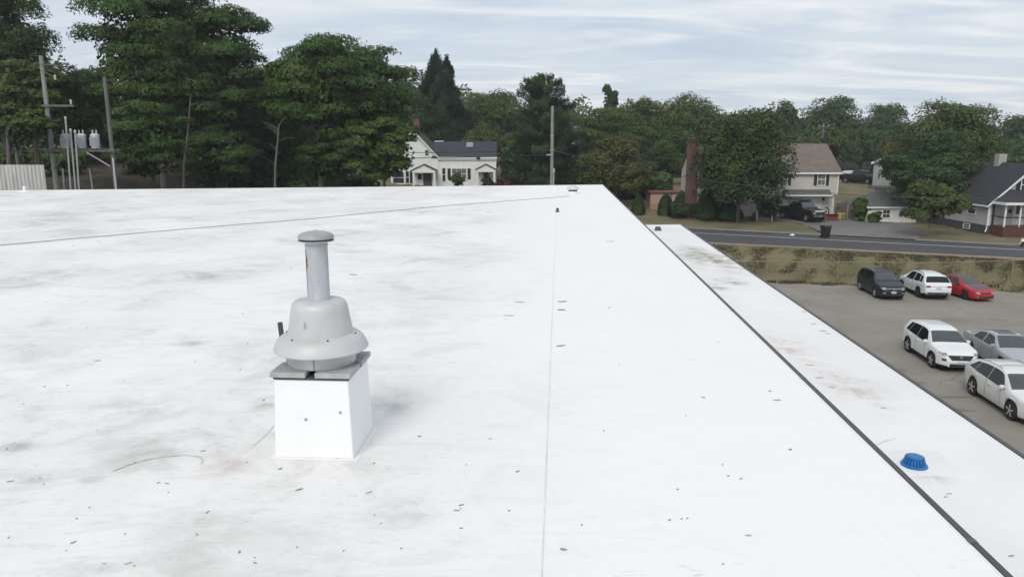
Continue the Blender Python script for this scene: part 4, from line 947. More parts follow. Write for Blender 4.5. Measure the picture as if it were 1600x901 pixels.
T('red_shrub', 'red leaved shrub beside the white farmhouse', 787, 277, 297, 18, 97, 'bush', 'red', None, cat='bush')

# woodland filling: undergrowth on the bank and the wood on the horizon
def mass(name, boxes, m, seed, Yref, l_px=4.2):
    R_ = np.random.RandomState(seed); V = []
    for (xa, xb, ya, yb, ha, hb, n) in boxes:
        x = R_.uniform(xa, xb, n); y = R_.uniform(ya, yb, n); gz = terrain(x, y)
        topz = hb*(.72+.28*np.sin(x*.22+1.3)*np.cos(x*.09+y*.05)+.10*np.sin(x*.9)); z = gz+ha+(topz-ha)*R_.uniform(0, 1, n)**.7
        l = l_px*Yref/736.
        V.append(leafcloud(np.stack([x, y, z], 1), R_.randn(n, 3)*.8+np.array([0, -.3, .45]), l, l*.65, R_, np.array([0, -.45, .6])+.35*R_.randn(n, 3)))
    o = bpy.data.objects.new(name, leafmesh(name, V, LM[m])); link(o); return tag(o, kind='stuff')
mass('undergrowth', [(-75, -31, 72, 92, 0, 11, 26000), (-31, -17, 68, 84, 0, 8, 16000), (-52, -36, 60, 64, 0, 3.5, 3000), (-24, -12, 62, 68, 0, 6.5, 9000), (-1.5, 16, 104, 112, 0, 7, 14000), (13, 20, 92, 98, 0, 5.5, 7000)], 'dark', 5, 80, 4.2)
mass('hillside_thicket', [(20, 56, 128, 140, 0, 8, 22000), (66, 125, 122, 140, 0, 8, 26000), (64, 76, 96, 104, 0, 6, 6000)], 'dark', 8, 130, 3.2)
mass('distant_woodland', [(-190, -60, 150, 190, 0, 16, 20000), (-60, 60, 165, 200, 0, 13.5, 44000), (60, 230, 160, 205, 0, 8, 40000)], 'dark', 6, 175, 3.4)
fl2 = []
for j_ in range(ny-1):
    for i_ in range(nx-1):
        x_, y_ = gx[i_], gy[j_]
        if (-90 < x_ < -12 and 40 < y_ < 125 and not (-19 < x_ and y_ > 86)) or (-2 < x_ < 20 and 101 < y_ < 125) or (20 < x_ < 120 and 124 < y_ < 200): fl2.append((j_, i_))
b = MB(); vi2 = {}
for j_, i_ in fl2:
    f = []
    for (a_, c_) in ((j_, i_), (j_, i_+1), (j_+1, i_+1), (j_+1, i_)):
        if (a_, c_) not in vi2: vi2[(a_, c_)] = len(b.v); b.v.append((float(X[a_, c_]), float(Y[a_, c_]), float(Z[a_, c_])+.04))
        f.append(vi2[(a_, c_)])
    b.f.append(tuple(f))
o = b.build('woodland_floor', mat('leaf litter', (.075, .055, .036), .95, col2=(.035, .030, .018), vscale=.8, bump=.6, bscale=9)); tag(o, kind='structure')

# dry grass tufts on the bank and lawns
R_ = np.random.RandomState(11)
def tufts(name, n, xr, f0, f1, hmin, hmax, m, seed, wd=.05):
    R_ = np.random.RandomState(seed); x = R_.uniform(xr[0], xr[1], n); t = R_.uniform(0, 1, n); y = f0(x)+(f1(x)-f0(x))*t; z = terrain(x, y)-.03
    pat = np.sin(x*1.3+y*.7)*np.cos(y*1.9-x*.4)+.6*R_.randn(n); h = hmin+(hmax-hmin)*np.clip(.5+.4*pat, .05, 1)
    a = R_.uniform(-PI/2, PI/2, n); w2 = wd*R_.uniform(.5, 1.4, n); dx, dy = np.cos(a)*w2, np.sin(a)*w2; lx, ly = R_.randn(n)*.35*h, R_.randn(n)*.35*h
    v = np.stack([np.stack([x-dx, y-dy, z], 1), np.stack([x+dx, y+dy, z], 1), np.stack([x+dx*.4+lx, y+dy*.4+ly, z+h*.9], 1), np.stack([x-dx*.4+lx, y-dy*.4+ly, z+h], 1)], 1).reshape(-1, 3)
    o = bpy.data.objects.new(name, leafmesh(name, [(v, np.repeat(np.array([[0, -.35, .9]])+.2*R_.randn(n, 3), 4, 0))], m)); link(o); return tag(o, kind='stuff')
LM['straw'] = leafmat('dry straw grass', (.12, .102, .056), (.155, .132, .072), (.20, .17, .10))
LM['sedge'] = leafmat('olive grass', (.125, .108, .056), (.165, .138, .075), (.20, .165, .092))
tufts('dry_grass', 26000, (15, 58), lambda x: y_lot(x)+.25, lambda x: y_near(x)-1.0, .02, .12, LM['straw'], 1)
tufts('green_grass', 9000, (15, 58), lambda x: y_lot(x)+.15, lambda x: y_near(x)-1.6, .02, .11, LM['sedge'], 2)
tufts('edge_weeds', 3000, (15, 58), lambda x: y_lot(x)-.1+.25*np.sin(x*2.1), lambda x: y_lot(x)+.45, .03, .26, LM['sedge'], 3)

# ------------------------------------------------------------------ poles, wires, transformers, fences
m_pole = mat('weathered pole wood', (.17, .165, .15), .9, var=.4, vscale=3, stretch=(1, 1, .15), bump=.3, bscale=20)
m_poleg = mat('silvery pole wood', (.30, .295, .28), .9, var=.3, vscale=3, stretch=(1, 1, .15), bump=.3, bscale=20)
m_cond = mat('grey conduit', (.42, .42, .41), .5, var=.15); m_ins = mat('porcelain', (.50, .46, .42), .3)
m_wire = mat('black wire', (.02, .02, .02), .6)
def utility_pole(label, p, ztop, r, m):
    gz = tz(p.x, p.y); t = thing('utility_pole', label, 'utility pole', (p.x, p.y, gz), 0)
    MB().tube((0, 0, -.5), (0, 0, ztop-gz), r*1.12, r*.85, 14).build('pole', m, t, 50); return t, gz
pm = W(862, 288, 67.5); t, gz = utility_pole('tall silvery utility pole standing between the farmhouse and the wooded slope', pm, 13.5, .15, m_poleg)
MB().tube((.17, -.12, 0), (.17, -.12, 7.6-gz), .055, n=8).build('conduit', m_cond, t); MB().box(.06, .26, -.28, -.06, 7.6-gz, 8.0-gz).build('meter_box', m_cond, t)
b = MB(); b.tube((-.2, 0, 9.61-gz), (.2, 0, 9.61-gz), .05, n=8); b.tube((-.5, -.1, 9.2-gz), (0, -.1, 9.2-gz), .06, n=8); b.build('wire_bracket', m_cond, t)
for zz in (11.9, 10.9): MB().tube((-.17, -.05, zz-gz), (.17, -.05, zz-gz), .035, n=8).build('bolt', m_cond, t)
A0 = Vector((pm.x+.1, 67.45, 9.61)); A1 = Vector((52, 45.5, 8.34))
def wire(label, f, n=60, r=.022, name='overhead_wire', m=None):
    o = MB().path([f(i/n) for i in range(n+1)], r, 5).build(name, m or m_wire); return tag(o, label, 'wire')
wire('service wire sagging from the silvery pole past the brick chimney', lambda s: Vector((A0.x+(A1.x-A0.x)*s, A0.y+(A1.y-A0.y)*s, 9.61-11.93*s+10.66*s*s)), r=.02, m=mat('grey wire', (.06, .06, .06), .6))
A2 = Vector((-40, 86, 13.2))
for i, (za, zc, rr_, lab) in enumerate(((9.61, 10.1, .028, 'upper black wire crossing before the farmhouse roof'), (9.2, 9.3, .028, 'lower black wire crossing before the farmhouse eave'), (11.0, 12.4, .012, 'thin high wire running from the silvery pole behind the wooded bank'))):
    wire(lab, lambda s, za=za, zc=zc: Vector((pm.x-.3+(A2.x-pm.x)*s, 67.4+(86-67.4)*s, za+(zc-za)*s-2.0*s*(1-s))), r=rr_)
t = None
pR, gz = utility_pole('weathered utility pole beyond the picture beside the parking lot', Vector((52, 45.5, 0)), 10.5, .15, m_pole) if False else (None, 0)
# transformer bank on two poles
p1 = W(76, 190, 50); p2 = W(172, 205, 50)
t, gz = utility_pole('weathered pole with short cross arm nearest the corrugated fence', p1, 15.85, .145, m_poleg)
MB().box(-.2, 1.9, -.28, -.16, 12.6-gz, 12.74-gz).build('cross_arm', m_pole, t)
for xx, zz in ((.9, 14.3), (1.75, 12.74)):
    MB().lathe([(.03, 0), (.07, .03), (.05, .09), (.08, .13), (.05, .2), (.09, .24), (.04, .32)], 12, (xx, -.22, zz-gz)).build('insulator', m_ins, t, 40)
b = MB(); b.tube((0, -.2, 15.3-gz), (1.3, -.22, 15.2-gz), .03, n=6); b.tube((0, -.2, 14.9-gz), (.9, -.22, 14.45-gz), .025, n=6); b.tube((.9, -.22, 14.3-gz), (.9, -.22, 14.7-gz), .02, n=6); b.build('arm_bracket', m_pole, t)
t, gz2 = utility_pole('weathered pole holding the far end of the transformer platform', p2, 14.5, .135, m_pole)
MB().tube((.12, -.22, -.2), (.12, -.22, 9.3-gz2), .05, n=8).build('white_conduit', mat('white conduit', (.62, .62, .60), .5), t)
pt = thing('transformer_platform', 'dark timber platform slung between the two weathered poles', 'platform', (p1.x, 50, 9.7))
ln = p2.x-p1.x
for yy in (-.32, .24): MB().box(-.3, ln+.3, yy, yy+.1, 0, .18).build('beam', m_pole, pt)
for k in range(12): MB().box(.15+k*ln/12.5, .15+k*ln/12.5+.26, -.4, .4, .185, .22).build('plank', m_pole, pt)
b = MB(); b.beam((ln-1.55, -.3, -.03), (ln-.1, -.25, -.95), .07, .07); b.build('brace', m_cond, pt)
b = MB(); b.beam((1.2, -.3, .0), (.15, -.25, -1.1), .07, .07); b.build('brace', m_pole, pt)
m_tr = mat('pale grey transformer paint', (.56, .58, .62), .45, var=.12, vscale=2)
TG = 'transformers on the timber platform'
def transformer(label, px):
    q_ = W(px, 228, 50); t = thing('transformer', label, 'transformer', (q_.x, 49.98, 9.925), 0, TG)
    MB().lathe([(.255, 0), (.27, .02), (.27, .80), (.285, .81), (.285, .86), (.23, .93), (.08, .96), (0, .96)], 22).build('tank', m_tr, t, 40)
    for a in (-.12, .13): MB().lathe([(.03, .93), (.055, .96), (.04, 1.0), (.06, 1.04), (.04, 1.09), (.05, 1.13), (.02, 1.2)], 10, (a, 0, 0)).build('bushing', m_ins, t, 40)
    for k in range(7): a = -PI/2+(k-3)*.3; MB().box(-.012, .012, -.34, -.26, .15, .72, Matrix.Rotation(a+PI/2, 4, 'Z')).build('cooling_fin', m_tr, t)
    return t
transformer('pale transformer half hidden behind the thin conduits', 104); transformer('pale transformer in the middle of the timber platform', 129); transformer('pale transformer at the brace end of the timber platform', 150)
for i, (xa, ya, xb, yb, lab) in enumerate(((101, 186, 107, 270, 'tallest thin pale conduit rising before the transformers'), (109, 205, 115, 274, 'middle thin pale conduit rising before the transformers'), (116, 207, 120, 274, 'shortest thin pale conduit rising close to the middle transformer'))):
    a = W(xa, ya, 49.2); c = W(xb, yb, 49.2); gz = tz(c.x, 49.2); t = thing('riser_conduit', lab, 'conduit', (c.x, 49.2, gz), 0, 'conduits rising before the transformers')
    MB().path([(0, 0, -.3), (0, 0, 1.2), (a.x-c.x, .1, a.z-gz)], .055, 8).build('pipe', m_cond, t)
    MB().lathe([(.05, -.05), (.08, 0), (.08, .1), (.04, .16), (0, .17)], 10, (a.x-c.x, .1, a.z-gz)).build('weather_head', m_ins, t, 40)
for xa, ya, xb, yb, lab in ((98, 264, 98, 296, 'short upright stake behind the roof edge near the conduits'), (140, 264, 149, 296, 'leaning stake behind the roof edge below the platform brace')):
    a = W(xa, ya, 47); c = W(xb, yb, 47); gz = tz(c.x, 47)
    o = MB().tube((0, 0, -.4), (a.x-c.x, 0, max(a.z-gz, .8)), .045, n=6).build('stake', m_poleg, None, loc=(c.x, 47, gz)); tag(o, lab, 'stake')
# brush pile and leaf litter on the bank
def pile(label, px, py, Y_, n, sp, m, seed):
    R_ = random.Random(seed); c = W(px, py, Y_); gz = tz(c.x, Y_); b = MB()
    for k in range(n):
        a = R_.uniform(0, PI); l = R_.uniform(.5, 1.3); x, y, z = R_.gauss(0, sp), R_.gauss(0, .4), abs(R_.gauss(.2, .2)); d = Vector((math.cos(a)*l/2, R_.uniform(-.3, .3), R_.uniform(-.2, .35))); q_ = Vector((x, y, z+.1))
        b.path([q_-d, q_+Vector((0, 0, .06)), q_+d], [.03, .025, .012], 5)
    o = b.build('brush_pile', m, None, loc=(c.x, Y_, gz)); return tag(o, label, 'brush pile')
pile('grey brush pile on the bank below the conduits', 110, 285, 48, 46, .5, m_poleg, 1)
pile('brown brush pile on the bank beside the white conduit', 165, 280, 48.5, 40, .6, mat('brown twigs', (.14, .10, .07), .9, var=.4), 2)
# corrugated fence
cx0, cx1 = W(-60, 258, 45).x, W(71, 258, 45).x; ct = W(30, 257.5, 45).z; cgz = 5.2
t = thing('corrugated_fence', 'pale corrugated metal fence panel below the dark trees', 'fence', (cx0, 45, cgz))
m_cor = mat('galvanised corrugated sheet', (.66, .65, .62), .5, metal=.15, var=.25, vscale=1.5, stretch=(2, 1, .3))
pitch = .235; nrib = int((cx1-cx0)/pitch)
per = 4; k = 0
while k < nrib:
    b = MB(); vs = []; m_ = 0; x_a = k*pitch; kk = min(per, nrib-k); prof = []
    for r_ in range(kk):
        x = x_a+r_*pitch; prof += [(x, 0), (x+.07, 0), (x+.10, -.07), (x+.175, -.07)]
    prof.append((x_a+kk*pitch+.02, 0 if kk < per or True else 0))
    n = len(prof)
    for z in (0, ct-cgz): vs += [(x, y, z) for x, y in prof]
    for z in (0, ct-cgz): vs += [(x, y+.006, z) for x, y in prof]
    fs = []
    for i in range(n-1): fs += [(i, i+1, n+i+1, n+i), (2*n+i, 3*n+i, 3*n+i+1, 2*n+i+1), (n+i, n+i+1, 3*n+i+1, 3*n+i)]
    fs += [(0, n, 3*n, 2*n), (n-1, 3*n-1, 4*n-1, 2*n-1)]
    b.add(vs, fs); o = b.build('sheet', m_cor, t); o.location = (0, .004*((k//per) % 2), 0); k += per
b = MB()
for zz in (.6, ct-cgz-.4): b.box(0, cx1-cx0, .02, .10, zz, zz+.08)
b.build('rail', m_pole, t)

# chain link fence along the lot
FX = [1150, 1199, 1248, 1309, 1375, 1443, 1514, 1581, 1652, 1725, 1800]
fz = []
t = thing('chain_link_fence', 'rusty chain link fence with pale top rail along the grass bank', 'fence', (0, 0, 0))
m_rail = mat('weathered tan rail', (.27, .24, .19), .7, var=.3, vscale=3)
posts = []
for px in FX:
    # post stands a metre behind the lot edge
    c = W(px, 430, 54.); x = c.x
    for _ in range(8):
        y = float(y_lot(x))+1.05; x = (px-800)/FPX*(y*CT+ (CAM_H-1)*ST)
    posts.append(Vector((x, y, tz(x, y))))
pm_ = MB().tube((0, 0, -.3), (0, 0, 1.26), .035, n=8).mesh('post'); pm_.materials.append(m_rail)
ce = MB().lathe([(.045, 1.25), (.05, 1.28), (.03, 1.33), (0, 1.34)], 8).mesh('post_cap'); ce.materials.append(m_rail)
for p in posts: o = inst('post', pm_, t, p); inst('post_cap', ce, o)
MB().path([p+Vector((0, 0, 1.27+.03*math.sin(i*2.1))) for i, p in enumerate(posts)], .027, 8).build('top_rail', m_rail, t)
b = MB()
for i in range(len(posts)-1):
    a, c = posts[i], posts[i+1]; L_ = (c-a).length; n = int(L_/.16)
    for k in range(n):
        for s in (0, 1):
            u0, u1 = k/n, min(1, (k+7.5)/n)
            if (k+7.5)/n > 1: continue
            z0_, z1_ = (.03, 1.24) if s else (1.24, .03); q0 = a.lerp(c, u0)+Vector((0, 0, z0_)); q1 = a.lerp(c, u1)+Vector((0, 0, z1_)); n_ = Vector((0, 0, .0035))
            b.add([q0-n_, q1-n_, q1+n_, q0+n_], [(0, 1, 2, 3)])
b.build('wire_mesh', mat('rusty wire', (.16, .12, .09), .8), t, kind='stuff')

# ------------------------------------------------------------------ small things by the houses
def wheelie(label, p, hx):
    t = thing('trash_bin', label, 'trash bin', p, hx); m = mat('black bin plastic', (.016, .016, .018), .5)
    b = MB(); b.add([(-.24, -.26, .06), (.24, -.26, .06), (.24, .22, .06), (-.24, .22, .06), (-.32, -.36, 1.0), (.32, -.36, 1.0), (.32, .34, 1.0), (-.32, .34, 1.0)], [(3, 2, 1, 0), (0, 1, 5, 4), (1, 2, 6, 5), (2, 3, 7, 6), (3, 0, 4, 7), (4, 5, 6, 7)]); b.build('bin_body', m, t)
    b = MB(); b.extr([(-.35, -.40, 1.005), (-.35, .36, 1.005), (-.35, .30, 1.13), (-.35, -.30, 1.10)], (.70, 0, 0)); b.build('lid', m, t)
    for s in (-1, 1): MB().tube((s*.26, .24, .11), (s*.32, .24, .11), .11, n=14).build('wheel', m, t)
    MB().tube((-.25, .40, .98), (.25, .40, .98), .022, n=8).build('handle', m, t)
    return t
p = G(1289, 371, 2.05); wheelie('black wheeled trash bin at the mouth of the grey driveway', (p.x, p.y, tz(p.x, p.y)+.12), .3)
p = G(1597, 383, 2.12); gz = tz(p.x, p.y)
t = thing('fire_hydrant', 'black fire hydrant with white bonnet on the roadside grass', 'fire hydrant', (p.x, p.y, gz))
mb = mat('black hydrant paint', (.02, .02, .022), .5); mw = mat('white hydrant paint', (.70, .70, .68), .5)
MB().lathe([(.17, -.05), (.17, .05), (.12, .06), (.115, .48), (.15, .49), (.15, .53)], 18).build('barrel', mb, t, 40)
MB().lathe([(.15, .531), (.145, .60), (.10, .70), (.045, .73), (.04, .78), (0, .785)], 18).build('bonnet', mw, t, 40)
for d in ((1, 0), (-1, 0)): MB().tube((d[0]*.1, 0, .40), (d[0]*.21, 0, .40), .06, n=10).build('nozzle', mw, t)
MB().tube((0, -.1, .38), (0, -.22, .38), .075, n=10).build('pumper_nozzle', mb, t)
p = G(1237, 366, 2.1); o = MB().add([(-.3, -.15, 0), (.28, -.18, .02), (.34, .14, .03), (-.2, .2, 0), (-.12, -.05, .2), (.15, .02, .24)], [(3, 2, 1, 0), (0, 1, 5, 4), (1, 2, 5), (2, 3, 4, 5), (3, 0, 4)]).build('paper_bag', mat('white paper', (.7, .7, .68), .8), None, loc=(p.x, p.y, tz(p.x, p.y)+.02)); tag(o, 'crumpled white paper bag on the grass by the road edge', 'litter')
m_ylw = mat('yellow plastic', (.55, .36, .03), .5, var=.25, vscale=3); m_ylw2 = mat('dull olive plastic', (.20, .20, .06), .6, var=.3, vscale=3)
BG = 'plastic barrels against the garage'
def barrel(label, px, py, Y_, m, h_=.78, r=.28):
    q_ = W(px, py, Y_); t = thing('barrel', label, 'barrel', (q_.x, Y_, tz(q_.x, Y_)+.08), 0, BG)
    MB().lathe([(r*.9, 0), (r*.95, .02), (r, .2*h_), (r*1.04, .22*h_), (r, .25*h_), (r, .7*h_), (r*1.04, .73*h_), (r, .76*h_), (r*.92, .97*h_), (r*.85, h_), (r*.8, h_*.97), (0, h_*.97)], 20).build('drum', m, t, 40)
    MB().lathe([(.04, h_*.96), (.04, h_*1.03), (0, h_*1.03)], 10, (r*.4, 0, 0)).build('bung', MATS['black parts and shade'], t)
barrel('yellow plastic barrel closest to the black pickup', 1283, 344, 77.6, m_ylw); barrel('brighter yellow barrel touching the red snow plow', 1290, 344, 77.3, m_ylw, .84)
barrel('pale yellow barrel between the red snow plow and the olive one', 1311, 344, 77.6, mat('pale yellow plastic', (.42, .37, .10), .6, var=.3), .72); barrel('dull olive barrel beside the wooden gate post', 1317.5, 344, 77.7, m_ylw2, .72)
q_ = W(1299.5, 345, 76.9); t = thing('snow_plow', 'dark red snow plow blade with black upright frame among the yellow barrels', 'snow plow', (q_.x, 76.9, tz(q_.x, 76.9)+.1))
m_red = mat('dark red plow paint', (.16, .022, .02), .5, var=.4, vscale=5)
b = MB(); pr = [(0, -.30, 0), (0, -.16, .12), (0, -.10, .32), (0, -.14, .52), (0, -.26, .66), (0, -.22, .68), (0, -.05, .54), (0, .0, .32), (0, -.06, .1), (0, -.2, 0)]
b.extr([(-.58, y, z) for _, y, z in pr], (1.16, 0, 0)); b.build('blade', m_red, t)
b = MB()
for s in (-1, 1): b.beam((s*.35, .1, .25), (s*.30, .12, 1.05), .11, .11); b.beam((s*.30, .12, 1.05), (s*.62, .05, 1.25), .10, .10); b.box(s*.62-.1, s*.62+.1, -.04, .12, 1.2, 1.34)
b.beam((-.35, .12, .85), (.35, .12, .85), .06, .06); b.build('lift_frame', m_black, t)
MB().box(-.34, -.16, -.02, .06, .62, 1.05).build('hydraulic_pack', m_cond, t); MB().box(.10, .22, -.02, .06, .45, 1.0).build('ram', m_cond, t)
t = thing('wood_fence', 'short weathered board fence joining the garage to the sloping shrub', 'fence', (W(1305, 330, 78.6).x, 78.6, 0))
xa = W(1305, 330, 78.6).x; xb = W(1342, 330, 78.6).x; zt = W(1310, 317, 78.6).z
m_bd = [mat('weathered board %d' % k, c, .9, var=.3, vscale=3, stretch=(1, 1, .2)) for k, c in enumerate(((.14, .115, .11), (.165, .14, .125), (.13, .12, .09)))]
xx = 0; k = 0
while xx < xb-xa:
    gz = tz(xa+xx, 78.6); MB().box(xx, xx+.155, -.02, .02, gz-.1, zt-(.0 if xx < 1.3 else .1)+.015*math.sin(k*3.1)).build('board', m_bd[k % 3 if xx > 1.3 else 0], t); xx += .165; k += 1
MB().box(1.22, 1.34, -.12, -.022, tz(xa+1.3, 78.6)-.2, zt-.15).build('gate_post', mat('yellowed post', (.36, .31, .2), .8, var=.3), t)
MB().box(0, xb-xa, .022, .06, zt-.5, zt-.4).build('fence_rail', m_bd[1], t)
# far utility poles above the houses
for (px, yt, yb, lab) in ((1287, 192, 260, 'dark far pole with cross arms above the beige house roof'), (1558, 206, 262, 'pale far pole with hardware above the black roofed house')):
    a = W(px, yt, 125); gz = tz(a.x, 125); t = thing('utility_pole', lab, 'utility pole', (a.x, 125, gz)); m_ = m_pole if px < 1400 else m_poleg
    MB().tube((0, 0, -.5), (0, 0, a.z-gz), .16, .12, 8).build('pole', m_, t); MB().box(-.9, .9, -.2, -.1, a.z-gz-.7, a.z-gz-.55).build('cross_arm', m_, t); MB().box(-.6, .6, -.2, -.1, a.z-gz-1.6, a.z-gz-1.45).build('cross_arm', m_, t)
    for xx in (-.8, 0, .8): MB().tube((xx, -.15, a.z-gz-.55), (xx, -.15, a.z-gz-.3), .06, n=8).build('insulator', m_ins, t)
    if px > 1400: MB().tube((.35, -.1, a.z-gz-2.6), (.35, -.1, a.z-gz-1.8), .22, n=12).build('transformer_can', m_tr, t)

# ------------------------------------------------------------------ vehicles
m_tyre = mat('tyre rubber', (.014, .014, .015), .85, var=.2); m_rim = mat('alloy rim', (.50, .50, .51), .35, metal=.35); m_rimd = mat('dark alloy rim', (.10, .10, .105), .35, metal=.7)
m_cglass = mat('car glass', (.010, .012, .013), .05, spec=.45); m_wglass = mat('windscreen glass', (.050, .066, .066), .05, col2=(.028, .036, .038), vscale=1.4, spec=.8)
m_plas = mat('black plastic trim', (.016, .016, .017), .6); m_chrome = mat('chrome', (.55, .55, .56), .15, metal=1); m_lamp = mat('headlamp lens', (.26, .27, .28), .15, spec=.7)
m_tail = mat('tail lamp red', (.25, .012, .012), .2); m_plate = mat('plate white', (.55, .55, .55), .5, col2=(.35, .36, .40), vscale=30); m_under = mat('underside and shade black', (.008, .008, .008), .9)
def paint(n, c, clear=.5, rough=.45, metal=0.): return mat(n, c, rough, metal, clear=clear, var=.05, vscale=1.5)
def ip(pts, x): return float(np.interp(x, [p[0] for p in pts], [p[1] for p in pts]))
class Car:
    def __init__(s, sp):
        s.__dict__.update(sp); s.x0 = s.top[0][0]; s.x1 = s.top[-1][0]
        n = 400; xs = np.linspace(s.x0, s.x1, n); z = np.interp(xs, [p[0] for p in s.top], [p[1] for p in s.top])
        k = np.ones(9)/9; zp = np.pad(z, 4, mode='edge'); zs = np.convolve(zp, k, 'valid'); s.tx, s.tzv = xs, zs
        s.zmax = max(p[1] for p in s.top)
    def topz(s, x): return float(np.interp(x, s.tx, s.tzv))
    def bot(s, x):
        z = ip(s.sill, x)
        for xw in (s.wf, s.wb):
            Ra = s.r*1.19
            if abs(x-xw) < Ra: z = max(z, s.r+math.sqrt(Ra*Ra-(x-xw)**2))
        return z
    def sec(s, x):
        w_ = ip(s.plan, x); zt = s.topz(x); zb = s.bot(x); zbelt = min(ip(s.belt, x), zt-.012); zs = zbelt-.11
        zb = min(zb, zs-.03)
        wb_ = w_*.965; cab = max(0., zt-zbelt); tum = (s.W*.965-s.wroof)/(s.zmax-s.beltm); cr = min(.055, .5*cab+.008); zr = zt-cr
        wr = wb_-tum*max(0, zr-zbelt); zsill = zb+.16*(zs-zb)
        return [(w_*.94, zb), (w_*.985, zsill), (w_*1.0, zb+.55*(zs-zb)), (w_*.992, zs), (wb_, zbelt), ((wb_+wr)/2+.006*min(1, cab), (zbelt+zr)/2), (wr, zr), (wr*.955, zr+cr*.55), (wr*.80, zr+cr*.80), (wr*.5, zr+cr*.95), (0, zt)]
    def yat(s, x, z):
        q_ = s.sec(x)[:7]; return float(np.interp(z, [p[1] for p in q_], [p[0] for p in q_]))
    def zat(s, x, y):
        q_ = s.sec(x)[6:][::-1]; return float(np.interp(abs(y), [p[0] for p in q_], [p[1] for p in q_]))
    def endx(s, y, z, front=True):
        xs = np.linspace(s.x1 if front else s.x0, (s.x1-1.2) if front else (s.x0+1.6), 240)
        for x in xs:
            q_ = s.sec(x)
            if z <= s.topz(x)-.002 and z >= q_[0][1]-.2:
                if s.yat(x, min(z, q_[6][1])) >= abs(y) and s.zat(x, y) >= z-.001: return float(x)
        return float(xs[-1])
def grid_patch(fn, nu, nv, name, m, par, two=False, sm=40):
    b = MB()
    for i in range(nu+1):
        for j in range(nv+1): b.v.append(tuple(fn(i/nu, j/nv)))
    for i in range(nu):
        for j in range(nv): k = i*(nv+1)+j; b.f.append((k, k+nv+1, k+nv+2, k+1))
    return b.build(name, m, par, sm)
def lerp(a, b_, t): return a+(b_-a)*t
